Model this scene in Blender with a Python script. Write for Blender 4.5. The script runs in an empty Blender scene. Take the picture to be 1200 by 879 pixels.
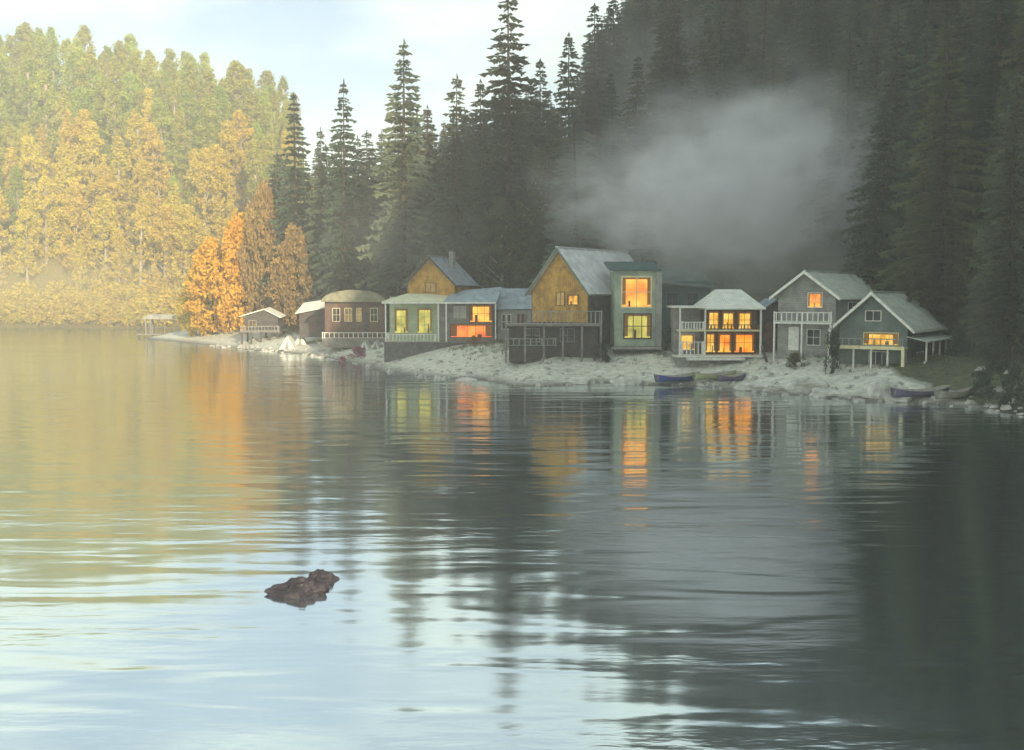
import bpy, math, random
import numpy as np
from mathutils import Matrix, Vector

random.seed(7)
RNG = np.random.default_rng(7)
R = math.radians
SC = bpy.context.scene
COL = SC.collection

# ------------------------------------------------------------------ camera
FPX, CX, CY, HOR = 1167.0, 600.0, 439.5, 350.0      # focal length etc. in photo pixels (1200 wide)
CAMZ = 8.0
PITCH = math.atan((CY - HOR) / FPX)
cam_d = bpy.data.cameras.new("camera")
cam_d.sensor_width = 36.0
cam_d.lens = FPX / 1200.0 * 36.0
cam_d.clip_start = 0.2
cam_d.clip_end = 5000
cam = bpy.data.objects.new("camera", cam_d)
COL.objects.link(cam)
cam.location = (0, 0, CAMZ)
cam.rotation_euler = (math.pi / 2 - PITCH, 0, 0)
SC.camera = cam

# ------------------------------------------------------------------ sky and sun
SUN_DIR = Vector((0.40, -0.917, 0)).normalized()
SUN_EL = R(15.5)
world = bpy.data.worlds.new("World")
SC.world = world
world.use_nodes = True
wn = world.node_tree
wn.nodes.clear()
w_out = wn.nodes.new("ShaderNodeOutputWorld")
w_bg = wn.nodes.new("ShaderNodeBackground")
w_bg.inputs["Strength"].default_value = 0.085
w_sky = wn.nodes.new("ShaderNodeTexSky")
w_sky.sky_type = 'NISHITA'
w_sky.sun_disc = False
w_sky.sun_elevation = SUN_EL
w_sky.sun_rotation = math.atan2(SUN_DIR.x, SUN_DIR.y)
w_sky.air_density = 1.0
w_sky.dust_density = 0.6
w_sky.ozone_density = 1.3
w_tc = wn.nodes.new("ShaderNodeTexCoord")
w_map = wn.nodes.new("ShaderNodeMapping")
w_map.inputs["Scale"].default_value = (1.0, 1.0, 2.6)
w_map.inputs["Location"].default_value = (0.62, 0.35, 0.9)
w_noise = wn.nodes.new("ShaderNodeTexNoise")
w_noise.inputs["Scale"].default_value = 3.2
w_noise.inputs["Detail"].default_value = 7.0
w_noise.inputs["Roughness"].default_value = 0.55
w_ramp = wn.nodes.new("ShaderNodeValToRGB")
w_ramp.color_ramp.elements[0].position = 0.42
w_ramp.color_ramp.elements[0].color = (0.18, 0.18, 0.18, 1)
w_ramp.color_ramp.elements[1].position = 0.60
w_ramp.color_ramp.elements[1].color = (0.97, 0.97, 0.97, 1)
w_mix = wn.nodes.new("ShaderNodeMix")
w_mix.data_type = 'RGBA'
w_mix.inputs["B"].default_value = (5.7, 6.8, 6.4, 1)        # thin bright cloud
L = wn.links.new
L(w_tc.outputs["Generated"], w_map.inputs["Vector"])
L(w_map.outputs["Vector"], w_noise.inputs["Vector"])
L(w_noise.outputs["Fac"], w_ramp.inputs["Fac"])
L(w_ramp.outputs["Color"], w_mix.inputs["Factor"])
L(w_sky.outputs["Color"], w_mix.inputs["A"])
L(w_mix.outputs["Result"], w_bg.inputs["Color"])
L(w_bg.outputs["Background"], w_out.inputs["Surface"])

sun_d = bpy.data.lights.new("sun", 'SUN')
sun_d.energy = 5.0
sun_d.angle = R(0.5)
sun_d.color = (1.0, 0.84, 0.60)
sun = bpy.data.objects.new("sun", sun_d)
COL.objects.link(sun)
to_sun = Vector((SUN_DIR.x * math.cos(SUN_EL), SUN_DIR.y * math.cos(SUN_EL), math.sin(SUN_EL)))
sun.rotation_euler = to_sun.to_track_quat('Z', 'Y').to_euler()
sun.location = (150, -120, 160)

SC.view_settings.view_transform = 'Standard'
SC.view_settings.look = 'None'
SC.view_settings.gamma = 1.0
SC.view_settings.exposure = 1.05
SC.view_settings.use_curve_mapping = False
SC.render.engine = 'CYCLES'
cy = SC.cycles
cy.use_denoising = True
try:
    cy.denoiser = 'OPENIMAGEDENOISE'
except Exception:
    pass
cy.max_bounces = 7
cy.diffuse_bounces = 2
cy.glossy_bounces = 3
cy.transmission_bounces = 3
cy.transparent_max_bounces = 8
cy.volume_bounces = 4
cy.volume_max_steps = 256
cy.volume_step_rate = 1.0

# ------------------------------------------------------------------ photo geometry
def ray(px, py):
    dx, dy = (px - CX) / FPX, -(py - CY) / FPX
    c, s = math.cos(PITCH), math.sin(PITCH)
    return Vector((dx, c + dy * s, -s + dy * c))

def pt(px, py, Y):
    d = ray(px, py)
    return Vector((0, 0, CAMZ)) + d * (Y / d.y)

def on_water(px, py, z=0.0):
    d = ray(px, py)
    return Vector((0, 0, CAMZ)) + d * ((z - CAMZ) / d.z)

# ------------------------------------------------------------------ tags
def tag(o, label=None, cat=None, group=None, kind=None):
    if label: o['label'] = label
    if cat: o['category'] = cat
    if group: o['group'] = group
    if kind: o['kind'] = kind
    return o

def empty(name, loc, label, cat, group=None, rz=0.0):
    o = bpy.data.objects.new(name, None)
    o.empty_display_size = 0.5
    COL.objects.link(o)
    o.location = loc
    o.rotation_euler = (0, 0, rz)
    return tag(o, label, cat, group)

# ------------------------------------------------------------------ materials
def mat(name, base, rough=0.75, base2=None, scale=2.0, stretch=(1, 1, 1), bump=0.0, detail=5.0,
        metallic=0.0, planks=None, plank_axis='Z', translucent=None, rand=0.0):
    m = bpy.data.materials.new(name)
    m.use_nodes = True
    nt = m.node_tree
    nt.nodes.clear()
    out = nt.nodes.new("ShaderNodeOutputMaterial")
    b = nt.nodes.new("ShaderNodeBsdfPrincipled")
    b.inputs["Roughness"].default_value = rough
    b.inputs["Metallic"].default_value = metallic
    b.inputs["Specular IOR Level"].default_value = 0.3
    tc = nt.nodes.new("ShaderNodeTexCoord")
    mp = nt.nodes.new("ShaderNodeMapping")
    mp.inputs["Scale"].default_value = stretch
    nz = nt.nodes.new("ShaderNodeTexNoise")
    nz.inputs["Scale"].default_value = scale
    nz.inputs["Detail"].default_value = detail
    nz.inputs["Roughness"].default_value = 0.62
    lk = nt.links.new
    lk(tc.outputs["Object"], mp.inputs["Vector"])
    lk(mp.outputs["Vector"], nz.inputs["Vector"])
    if base2 is None:
        base2 = tuple(min(1, c * 0.6) for c in base)
    rp = nt.nodes.new("ShaderNodeValToRGB")
    rp.color_ramp.elements[0].position = 0.32
    rp.color_ramp.elements[0].color = (*base2, 1)
    rp.color_ramp.elements[1].position = 0.66
    rp.color_ramp.elements[1].color = (*base, 1)
    lk(nz.outputs["Fac"], rp.inputs["Fac"])
    col = rp.outputs["Color"]
    height = nz.outputs["Fac"]
    if planks:
        wv = nt.nodes.new("ShaderNodeTexWave")
        wv.wave_type = 'BANDS'
        wv.bands_direction = plank_axis
        wv.wave_profile = 'SAW'
        wv.inputs["Scale"].default_value = planks
        wv.inputs["Distortion"].default_value = 0.15
        lk(tc.outputs["Object"], wv.inputs["Vector"])
        r2 = nt.nodes.new("ShaderNodeValToRGB")
        r2.color_ramp.elements[0].position = 0.0
        r2.color_ramp.elements[0].color = (0.42, 0.42, 0.42, 1)
        r2.color_ramp.elements[1].position = 0.16
        r2.color_ramp.elements[1].color = (1, 1, 1, 1)
        lk(wv.outputs["Fac"], r2.inputs["Fac"])
        mx = nt.nodes.new("ShaderNodeMix")
        mx.data_type = 'RGBA'
        mx.blend_type = 'MULTIPLY'
        mx.inputs["Factor"].default_value = 1.0
        lk(col, mx.inputs["A"])
        lk(r2.outputs["Color"], mx.inputs["B"])
        col = mx.outputs["Result"]
    if rand:
        oi = nt.nodes.new("ShaderNodeObjectInfo")
        hs = nt.nodes.new("ShaderNodeHueSaturation")
        mr = nt.nodes.new("ShaderNodeMapRange")
        mr.inputs["To Min"].default_value = 0.5 - rand * 0.08
        mr.inputs["To Max"].default_value = 0.5 + rand * 0.08
        mv = nt.nodes.new("ShaderNodeMapRange")
        mv.inputs["To Min"].default_value = 1 - rand * 0.5
        mv.inputs["To Max"].default_value = 1 + rand * 0.5
        ml = nt.nodes.new("ShaderNodeMath"); ml.operation = 'MULTIPLY'; ml.inputs[1].default_value = 7.31
        fr = nt.nodes.new("ShaderNodeMath"); fr.operation = 'FRACT'
        lk(oi.outputs["Random"], mr.inputs["Value"])
        lk(oi.outputs["Random"], ml.inputs[0]); lk(ml.outputs[0], fr.inputs[0]); lk(fr.outputs[0], mv.inputs["Value"])
        lk(mr.outputs["Result"], hs.inputs["Hue"])
        lk(mv.outputs["Result"], hs.inputs["Value"])
        lk(col, hs.inputs["Color"])
        col = hs.outputs["Color"]
    lk(col, b.inputs["Base Color"])
    if bump:
        bp = nt.nodes.new("ShaderNodeBump")
        bp.inputs["Strength"].default_value = bump
        bp.inputs["Distance"].default_value = 0.05
        lk(height, bp.inputs["Height"])
        lk(bp.outputs["Normal"], b.inputs["Normal"])
    surf = b.outputs["BSDF"]
    if translucent:
        tr = nt.nodes.new("ShaderNodeBsdfTranslucent")
        lk(col, tr.inputs["Color"])
        ms = nt.nodes.new("ShaderNodeMixShader")
        ms.inputs["Fac"].default_value = translucent
        lk(surf, ms.inputs[1]); lk(tr.outputs["BSDF"], ms.inputs[2])
        surf = ms.outputs["Shader"]
    lk(surf, out.inputs["Surface"])
    return m

def glow_mat(name, c1, c2, strength, scale=0.8):
    """a lit window: uneven warm room light behind the glass"""
    m = bpy.data.materials.new(name)
    m.use_nodes = True
    nt = m.node_tree
    nt.nodes.clear()
    lk = nt.links.new
    out = nt.nodes.new("ShaderNodeOutputMaterial")
    em = nt.nodes.new("ShaderNodeEmission")
    gl = nt.nodes.new("ShaderNodeBsdfGlossy")
    gl.inputs["Roughness"].default_value = 0.08
    gl.inputs["Color"].default_value = (0.05, 0.05, 0.05, 1)
    ad = nt.nodes.new("ShaderNodeAddShader")
    tc = nt.nodes.new("ShaderNodeTexCoord")
    nz = nt.nodes.new("ShaderNodeTexNoise")
    nz.inputs["Scale"].default_value = scale
    nz.inputs["Detail"].default_value = 3
    rp = nt.nodes.new("ShaderNodeValToRGB")
    rp.color_ramp.elements[0].position = 0.36
    rp.color_ramp.elements[0].color = (*c1, 1)
    rp.color_ramp.elements[1].position = 0.68
    rp.color_ramp.elements[1].color = (*c2, 1)
    e0 = rp.color_ramp.elements.new(0.30)
    e0.color = (c1[0] * .55, c1[1] * .55, c1[2] * .5, 1)
    rp.color_ramp.elements[1].position = 0.42
    lk(tc.outputs["Object"], nz.inputs["Vector"])
    lk(nz.outputs["Fac"], rp.inputs["Fac"])
    lk(rp.outputs["Color"], em.inputs["Color"])
    em.inputs["Strength"].default_value = strength
    lk(em.outputs[0], ad.inputs[0]); lk(gl.outputs[0], ad.inputs[1])
    lk(ad.outputs[0], out.inputs["Surface"])
    return m

M = {}
M['white_paint'] = mat("white_paint", (0.80, 0.78, 0.70), 0.6, (0.55, 0.54, 0.48), 3.0)
M['cream_paint'] = mat("cream_paint", (0.78, 0.72, 0.45), 0.6, (0.6, 0.52, 0.28), 2.0)
M['pale_green'] = mat("pale_green_paint", (0.50, 0.56, 0.36), 0.7, (0.34, 0.42, 0.28), 1.2, planks=1.4)
M['mint'] = mat("mint_paint", (0.40, 0.46, 0.33), 0.7, (0.20, 0.26, 0.21), 0.8)
M['ochre'] = mat("ochre_boards", (0.58, 0.33, 0.065), 0.75, (0.26, 0.14, 0.035), 1.3, planks=1.5, plank_axis='X', bump=0.3)
M['brown'] = mat("brown_boards", (0.17, 0.10, 0.07), 0.8, (0.08, 0.05, 0.04), 1.5, planks=1.6, plank_axis='X', bump=0.3)
M['dark_wood'] = mat("dark_timber", (0.10, 0.085, 0.075), 0.8, (0.045, 0.04, 0.04), 1.5, planks=1.2, bump=0.3)
M['grey_wood'] = mat("grey_timber", (0.24, 0.22, 0.19), 0.85, (0.12, 0.11, 0.10), 2.0, bump=0.3)
M['teal'] = mat("teal_boards", (0.065, 0.13, 0.125), 0.7, (0.03, 0.06, 0.06), 1.2, planks=1.4)
M['slate_green'] = mat("slate_green_boards", (0.17, 0.21, 0.18), 0.75, (0.09, 0.12, 0.11), 1.2, planks=1.5)
M['grey_boards'] = mat("grey_boards", (0.33, 0.32, 0.28), 0.75, (0.18, 0.18, 0.17), 1.2, planks=1.5)
M['roof_grey'] = mat("grey_metal_roof", (0.76, 0.77, 0.77), 0.55, (0.50, 0.52, 0.54), 0.9, planks=1.1, plank_axis='Y', bump=0.2)
M['roof_slate'] = mat("slate_roof", (0.32, 0.36, 0.39), 0.6, (0.17, 0.20, 0.23), 1.4, planks=2.2, plank_axis='Z', bump=0.3)
M['roof_green'] = mat("mossy_grey_roof", (0.55, 0.58, 0.50), 0.75, (0.34, 0.38, 0.34), 1.1, planks=2.0, plank_axis='Z', bump=0.3)
M['roof_pale'] = mat("pale_roof", (0.78, 0.78, 0.68), 0.6, (0.58, 0.60, 0.54), 1.2, planks=1.6, plank_axis='X')
M['roof_cream'] = mat("cream_roof", (0.74, 0.74, 0.50), 0.6, (0.56, 0.57, 0.40), 1.2, planks=1.6, plank_axis='X')
M['roof_blue'] = mat("blue_grey_roof", (0.38, 0.44, 0.48), 0.6, (0.20, 0.25, 0.30), 1.4, planks=1.6, plank_axis='X')
M['roof_olive'] = mat("olive_roof", (0.26, 0.25, 0.17), 0.8, (0.14, 0.13, 0.09), 1.2)
M['stone'] = mat("rubble_stone", (0.34, 0.33, 0.29), 0.9, (0.17, 0.17, 0.16), 2.4, bump=0.6)
M['dark_stone'] = mat("dark_stone", (0.15, 0.15, 0.14), 0.9, (0.07, 0.07, 0.075), 1.8, bump=0.6)
M['pale_rock'] = mat("pale_rock", (0.62, 0.60, 0.53), 0.9, (0.36, 0.35, 0.31), 1.2, bump=0.7)
M['ripple_rock'] = mat("dark_ripple_rock", (0.05, 0.043, 0.055), 0.6, (0.022, 0.019, 0.026), 2.5, bump=0.8)
M['dark_glass'] = mat("dark_glass", (0.03, 0.035, 0.04), 0.08, (0.02, 0.02, 0.025), 1.0)
M['boat_blue'] = mat("blue_boat_paint", (0.06, 0.09, 0.34), 0.45, (0.03, 0.05, 0.2), 2.0)
M['boat_green'] = mat("pale_green_boat_paint", (0.48, 0.52, 0.28), 0.5, (0.3, 0.34, 0.18), 2.0)
M['boat_violet'] = mat("violet_boat_paint", (0.16, 0.13, 0.24), 0.5, (0.08, 0.07, 0.13), 2.0)
M['boat_in'] = mat("boat_inside_boards", (0.42, 0.40, 0.33), 0.75, (0.25, 0.23, 0.19), 3.0)
M['canvas'] = mat("white_canvas", (0.62, 0.61, 0.57), 0.8, (0.62, 0.61, 0.57), 2.0, translucent=0.15)
M['bark'] = mat("bark", (0.10, 0.075, 0.06), 0.9, (0.045, 0.036, 0.03), 3.0, (1, 1, 0.25), bump=0.6)
M['birch_bark'] = mat("pale_bark", (0.42, 0.36, 0.26), 0.9, (0.16, 0.13, 0.09), 1.6, (0.5, 0.5, 2.0), bump=0.3)
M['spruce'] = mat("spruce_needles", (0.105, 0.122, 0.062), 0.8, (0.038, 0.062, 0.052), 0.3, rand=1.0, translucent=0.12)
M['olive'] = mat("olive_foliage", (0.10, 0.115, 0.045), 0.8, (0.06, 0.075, 0.03), 0.6, rand=0.5, translucent=0.2)
M['leaf_green'] = mat("yellow_green_leaves", (0.36, 0.38, 0.055), 0.75, (0.20, 0.24, 0.04), 0.35, rand=0.42, translucent=0.3)
M['leaf_gold'] = mat("golden_leaves", (0.58, 0.425, 0.05), 0.75, (0.44, 0.35, 0.045), 0.35, rand=0.15, translucent=0.3)
M['leaf_orange'] = mat("orange_leaves", (0.70, 0.40, 0.035), 0.75, (0.58, 0.32, 0.03), 0.4, rand=0.1, translucent=0.3)
M['leaf_rust'] = mat("rust_leaves", (0.32, 0.19, 0.06), 0.8, (0.20, 0.13, 0.055), 0.4, rand=0.15, translucent=0.2)
M['leaf_dark'] = mat("dark_green_leaves", (0.055, 0.085, 0.05), 0.8, (0.03, 0.05, 0.035), 0.8, rand=0.3, translucent=0.15)
M['petal'] = mat("magenta_petals", (0.36, 0.06, 0.15), 0.8, (0.20, 0.04, 0.09), 1.0, translucent=0.2)
M['curtain'] = mat("ochre_curtain", (0.55, 0.30, 0.08), 0.9, (0.38, 0.19, 0.05), 3.0, (4, 4, .4), translucent=0.4)
M['glow_orange'] = glow_mat("lit_orange_window", (0.90, 0.22, 0.005), (1.0, 0.50, 0.05), 0.70)
M['glow_yellow'] = glow_mat("lit_yellow_window", (0.80, 0.38, 0.02), (1.0, 0.70, 0.16), 0.60)
M['glow_lime'] = glow_mat("lit_pale_yellow_window", (0.50, 0.46, 0.05), (0.95, 0.80, 0.14), 0.45)
M['glow_red'] = glow_mat("lit_red_orange_window", (0.90, 0.11, 0.005), (1.0, 0.30, 0.02), 0.62)
M['glow_dim'] = glow_mat("dim_ochre_window", (0.30, 0.17, 0.03), (0.55, 0.36, 0.08), 0.3)

# ------------------------------------------------------------------ mesh builder
class MB:
    def __init__(self, T=None):
        self.v, self.f, self.T = [], [], T or Matrix.Identity(4)
    def add(self, vs, fs):
        o = len(self.v)
        self.v += [tuple(self.T @ Vector(p)) for p in vs]
        self.f += [tuple(i + o for i in q) for q in fs]
        return self
    def box(self, x0, x1, y0, y1, z0, z1):
        vs = [(x, y, z) for z in (z0, z1) for y in (y0, y1) for x in (x0, x1)]
        return self.add(vs, [(0, 2, 3, 1), (4, 5, 7, 6), (0, 1, 5, 4), (2, 6, 7, 3), (0, 4, 6, 2), (1, 3, 7, 5)])
    def prism(self, poly, y0, y1):
        """closed polygon in (x, z), counter-clockwise seen from -y, pushed from y0 to y1"""
        n = len(poly)
        vs = [(x, y0, z) for x, z in poly] + [(x, y1, z) for x, z in poly]
        fs = [tuple(range(n)), tuple(range(2 * n - 1, n - 1, -1))]
        fs += [(i, i + n, (i + 1) % n + n, (i + 1) % n) for i in range(n)]
        return self.add(vs, fs)
    def slab(self, a, b, c, d, t):
        """four-cornered slab with thickness t below its top face"""
        a, b, c, d = map(Vector, (a, b, c, d))
        n = (b - a).cross(d - a).normalized()
        if n.z < 0: n = -n
        top = [a, b, c, d]
        bot = [p - n * t for p in top]
        return self.add(top + bot, [(0, 1, 2, 3), (7, 6, 5, 4), (0, 4, 5, 1), (1, 5, 6, 2), (2, 6, 7, 3), (3, 7, 4, 0)])
    def cyl(self, p0, p1, r0, r1, n=8):
        p0, p1 = Vector(p0), Vector(p1)
        ax = (p1 - p0).normalized()
        u = ax.orthogonal().normalized(); w = ax.cross(u)
        vs = []
        for p, r in ((p0, r0), (p1, r1)):
            vs += [p + (u * math.cos(2 * math.pi * i / n) + w * math.sin(2 * math.pi * i / n)) * r for i in range(n)]
        fs = [(i, (i + 1) % n, (i + 1) % n + n, i + n) for i in range(n)]
        fs += [tuple(range(n - 1, -1, -1)), tuple(range(n, 2 * n))]
        return self.add(vs, fs)
    def build(self, name, m, parent=None, smooth=False):
        me = bpy.data.meshes.new(name)
        me.from_pydata(self.v, [], self.f)
        me.materials.append(m)
        if smooth:
            me.polygons.foreach_set("use_smooth", [True] * len(me.polygons))
        me.update()
        o = bpy.data.objects.new(name, me)
        COL.objects.link(o)
        if parent: o.parent = parent
        return o

def np_mesh(name, V, F, m):
    me = bpy.data.meshes.new(name)
    V = np.asarray(V, dtype=np.float64); F = np.asarray(F, dtype=np.int32)
    me.vertices.add(len(V)); me.vertices.foreach_set("co", V.ravel())
    k = F.shape[1]
    me.loops.add(F.size); me.loops.foreach_set("vertex_index", F.ravel())
    me.polygons.add(len(F))
    me.polygons.foreach_set("loop_start", np.arange(0, F.size, k, dtype=np.int32))
    me.polygons.foreach_set("loop_total", np.full(len(F), k, dtype=np.int32))
    me.materials.append(m)
    me.update(calc_edges=True); me.validate()
    return me

# ------------------------------------------------------------------ terrain
def wl(px, py):
    p = on_water(px, py)
    return (p.x, p.y)
SHORE = [(900, -430), (150, -320), (74, -195), (50, -125), (38, -70), (35, -30), (42, 10), (47, 38), (42, 56)] + \
        [wl(*p) for p in ((1195, 488), (1130, 477), (1060, 472), (1000, 470), (950, 464), (900, 462), (860, 457), (810, 452), (760, 452),
                          (700, 449), (640, 453), (600, 452), (560, 445), (520, 444), (470, 438), (430, 430), (400, 423),
                          (350, 415), (300, 411), (260, 407), (230, 403), (165, 396))] + \
        [(-73, 212), (-62, 236), (-66, 258), (-85, 268), (-118, 274), (-150, 280), (-190, 284), (-260, 292), (-900, 330)]
_P = np.array(SHORE)  # shore behind the camera pulled in so its unseen hill shades the village

def shore_dist(x, y):
    """signed distance to the waterline, positive on land"""
    x = np.asarray(x, float); y = np.asarray(y, float)
    best = np.full(x.shape, 1e9)
    for (ax, ay), (bx, by) in zip(_P[:-1], _P[1:]):
        dx, dy = bx - ax, by - ay
        t = np.clip(((x - ax) * dx + (y - ay) * dy) / (dx * dx + dy * dy), 0, 1)
        best = np.minimum(best, np.hypot(x - ax - t * dx, y - ay - t * dy))
    poly = np.vstack([_P, [(-900, -900), (900, -900)]])      # the lake
    ins = np.zeros(x.shape, bool)
    j = len(poly) - 1
    for i in range(len(poly)):
        xi, yi = poly[i]; xj, yj = poly[j]
        c = ((yi > y) != (yj > y))
        with np.errstate(divide='ignore', invalid='ignore'):
            xx = (xj - xi) * (y - yi) / (yj - yi) + xi
        ins ^= c & (x < xx)
        j = i
    return np.where(ins, -best, best)

def sstep(a, b, x):
    t = np.clip((x - a) / (b - a), 0, 1)
    return t * t * (3 - 2 * t)

def wob(x, y, s):
    return (np.sin(x / s * 1.3 + 1.1) * np.cos(y / s * 1.1 + 0.4) + 0.5 * np.sin(x / s * 2.9 + y / s * 2.3)) / 1.5

def height(x, y):
    x = np.asarray(x, float); y = np.asarray(y, float)
    sd = shore_dist(x, y) + wob(x, y, 3.3) * 0.35
    u = np.where(y > 5, 600 + x / np.maximum(y, 5) * FPX, np.where(x > 0, 4000, -4000))     # bearing as a photo column
    z = np.where(sd < 0, np.maximum(sd * 0.3, -3), 0)
    z = z + np.interp(sd, [0, 3, 9, 13, 500], [0, 0.55, 2.2, 3.0, 3.6])
    z = z + np.clip(sd, 0, 2.2) * 1.1 * sstep(235, 262, y) * (x < -50)
    # wooded hill behind the village; its unseen right-hand end is shaped to shade it
    plateau = np.interp(u, [300, 450, 600, 1000, 1150, 1300, 1800], [12, 18, 24, 27, 18, 7, 4])
    slope = np.interp(u, [300, 600, 700, 1000, 1300], [0.5, 0.62, 1.0, 0.92, 1.2])
    cap = np.interp(u, [250, 320, 450, 560, 640, 720, 1000, 1400, 2200], [2, 10, 26, 35, 66, 104, 104, 112, 112])
    back = 1 - 0.9 * sstep(225, 340, y)
    behind = sstep(20, -40, y) if False else 1 - sstep(-40, 20, y)
    cap = cap + 58 * behind; slope = slope + 1.4 * behind  # unseen slope behind the camera, added to keep sun off the village
    hr = cap * (1 - np.exp(-np.maximum(sd - plateau, 0) * slope / np.maximum(cap, 0.1))) * back * 1.15
    wr = sstep(150, 330, u)
    # sunny hill on the far left
    capl = np.interp(u, [-400, 0, 130, 240, 310, 380, 440, 520], [142, 134, 122, 94, 82, 52, 28, 8])
    hl = np.clip((y - 286) * 0.86, 0, None)
    hl = capl * (1 - np.exp(-hl / np.maximum(capl, 1) * 1.25))
    wl_ = sstep(262, 300, y)
    h = np.where(sd > 0, np.maximum(hr * wr, hl * wl_ * (u < 700)), 0)
    z = z + h + np.where(sd > 14, wob(x, y, 17) * 0.9, 0) + np.where(sd > 0, wob(x, y, 2.1) * 0.07 * np.clip(sd / 2, 0, 1), 0)
    return z

def gz(x, y):
    return float(height(np.array([x]), np.array([y]))[0])

def axis(lo, hi, step, far):
    a = list(np.arange(lo, hi + 0.1, step))
    k, st = lo, step
    left = []
    while k > -far:
        st *= 1.35; k -= st; left.append(max(k, -far))
    k, st = hi, step
    right = []
    while k < far:
        st *= 1.35; k += st; right.append(min(k, far))
    return np.array(left[::-1] + a + right)

gx = axis(-120, 90, 1.1, 900); gy = axis(40, 240, 1.1, 900)
GX, GY = np.meshgrid(gx, gy)
GZ = height(GX, GY)
nx, ny = len(gx), len(gy)
V = np.stack([GX.ravel(), GY.ravel(), GZ.ravel()], 1)
ii = (np.arange(ny - 1)[:, None] * nx + np.arange(nx - 1)[None, :]).ravel()
F = np.stack([ii, ii + 1, ii + nx + 1, ii + nx], 1)

def ground_material():
    m = bpy.data.materials.new("lakeside_ground")
    m.use_nodes = True
    nt = m.node_tree; nt.nodes.clear(); lk = nt.links.new
    out = nt.nodes.new("ShaderNodeOutputMaterial")
    b = nt.nodes.new("ShaderNodeBsdfPrincipled"); b.inputs["Roughness"].default_value = 0.92
    b.inputs["Specular IOR Level"].default_value = 0.2
    tc = nt.nodes.new("ShaderNodeTexCoord")
    sep = nt.nodes.new("ShaderNodeSeparateXYZ"); lk(tc.outputs["Object"], sep.inputs[0])
    def noise(s, d, st=(1, 1, 1)):
        mp = nt.nodes.new("ShaderNodeMapping"); mp.inputs["Scale"].default_value = st
        n = nt.nodes.new("ShaderNodeTexNoise"); n.inputs["Scale"].default_value = s; n.inputs["Detail"].default_value = d
        n.inputs["Roughness"].default_value = 0.65
        lk(tc.outputs["Object"], mp.inputs[0]); lk(mp.outputs[0], n.inputs["Vector"]); return n
    def ramp(src, stops):
        r = nt.nodes.new("ShaderNodeValToRGB")
        e = r.color_ramp.elements
        while len(e) < len(stops): e.new(0.5)
        for k, (p, c) in enumerate(stops):
            e[k].position = p; e[k].color = (*c, 1)
        lk(src, r.inputs["Fac"]); return r
    n1, n2, n3 = noise(0.35, 6), noise(1.7, 5), noise(1.6, 8)
    sand = ramp(n3.outputs["Fac"], [(0.32, (0.36, 0.35, 0.29)), (0.50, (0.57, 0.56, 0.47)), (0.68, (0.70, 0.69, 0.59))])
    grass = ramp(n2.outputs["Fac"], [(0.30, (0.045, 0.055, 0.035)), (0.55, (0.10, 0.11, 0.06)), (0.75, (0.17, 0.15, 0.09))])
    # beach gives way to turf by height, with a ragged edge
    far = nt.nodes.new("ShaderNodeMapRange"); far.inputs["From Min"].default_value = 225; far.inputs["From Max"].default_value = 255
    far.inputs["To Max"].default_value = 4.0; lk(sep.outputs["Y"], far.inputs["Value"])
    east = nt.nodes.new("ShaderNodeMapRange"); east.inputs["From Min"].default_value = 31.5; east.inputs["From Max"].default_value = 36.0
    east.inputs["To Max"].default_value = 4.0; lk(sep.outputs["X"], east.inputs["Value"])  # east shore coloured as dark turf to paint its fade into shadow
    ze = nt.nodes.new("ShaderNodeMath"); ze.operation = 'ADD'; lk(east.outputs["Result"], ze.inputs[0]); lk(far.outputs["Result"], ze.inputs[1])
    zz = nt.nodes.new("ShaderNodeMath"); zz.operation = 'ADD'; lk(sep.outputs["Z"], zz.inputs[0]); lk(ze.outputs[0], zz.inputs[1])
    ad = nt.nodes.new("ShaderNodeMath"); ad.operation = 'MULTIPLY_ADD'
    lk(n1.outputs["Fac"], ad.inputs[0]); ad.inputs[1].default_value = 2.4; lk(zz.outputs[0], ad.inputs[2])
    mr = nt.nodes.new("ShaderNodeMapRange"); mr.inputs["From Min"].default_value = 3.35; mr.inputs["From Max"].default_value = 4.3
    lk(ad.outputs[0], mr.inputs["Value"])
    mx = nt.nodes.new("ShaderNodeMix"); mx.data_type = 'RGBA'
    lk(mr.outputs["Result"], mx.inputs["Factor"]); lk(sand.outputs["Color"], mx.inputs["A"]); lk(grass.outputs["Color"], mx.inputs["B"])
    # wet band at the waterline
    wet = nt.nodes.new("ShaderNodeMapRange"); wet.inputs["From Min"].default_value = 0.05; wet.inputs["From Max"].default_value = 0.42
    wet.inputs["To Min"].default_value = 0.3; wet.inputs["To Max"].default_value = 1.0
    lk(sep.outputs["Z"], wet.inputs["Value"])
    m2 = nt.nodes.new("ShaderNodeMix"); m2.data_type = 'RGBA'; m2.blend_type = 'MULTIPLY'; m2.inputs["Factor"].default_value = 1
    lk(mx.outputs["Result"], m2.inputs["A"]); lk(wet.outputs["Result"], m2.inputs["B"])
    lit = nt.nodes.new("ShaderNodeMapRange"); lit.inputs["From Min"].default_value = 232; lit.inputs["From Max"].default_value = 262
    lk(sep.outputs["Y"], lit.inputs["Value"])
    litter = ramp(n2.outputs["Fac"], [(0.30, (0.10, 0.085, 0.03)), (0.55, (0.20, 0.16, 0.05)), (0.75, (0.34, 0.26, 0.09))])    # fallen leaves under the autumn wood
    m3 = nt.nodes.new("ShaderNodeMix"); m3.data_type = 'RGBA'
    lk(lit.outputs["Result"], m3.inputs["Factor"]); lk(m2.outputs["Result"], m3.inputs["A"]); lk(litter.outputs["Color"], m3.inputs["B"])
    lk(m3.outputs["Result"], b.inputs["Base Color"])
    bp = nt.nodes.new("ShaderNodeBump"); bp.inputs["Strength"].default_value = 0.6; bp.inputs["Distance"].default_value = 0.15
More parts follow.
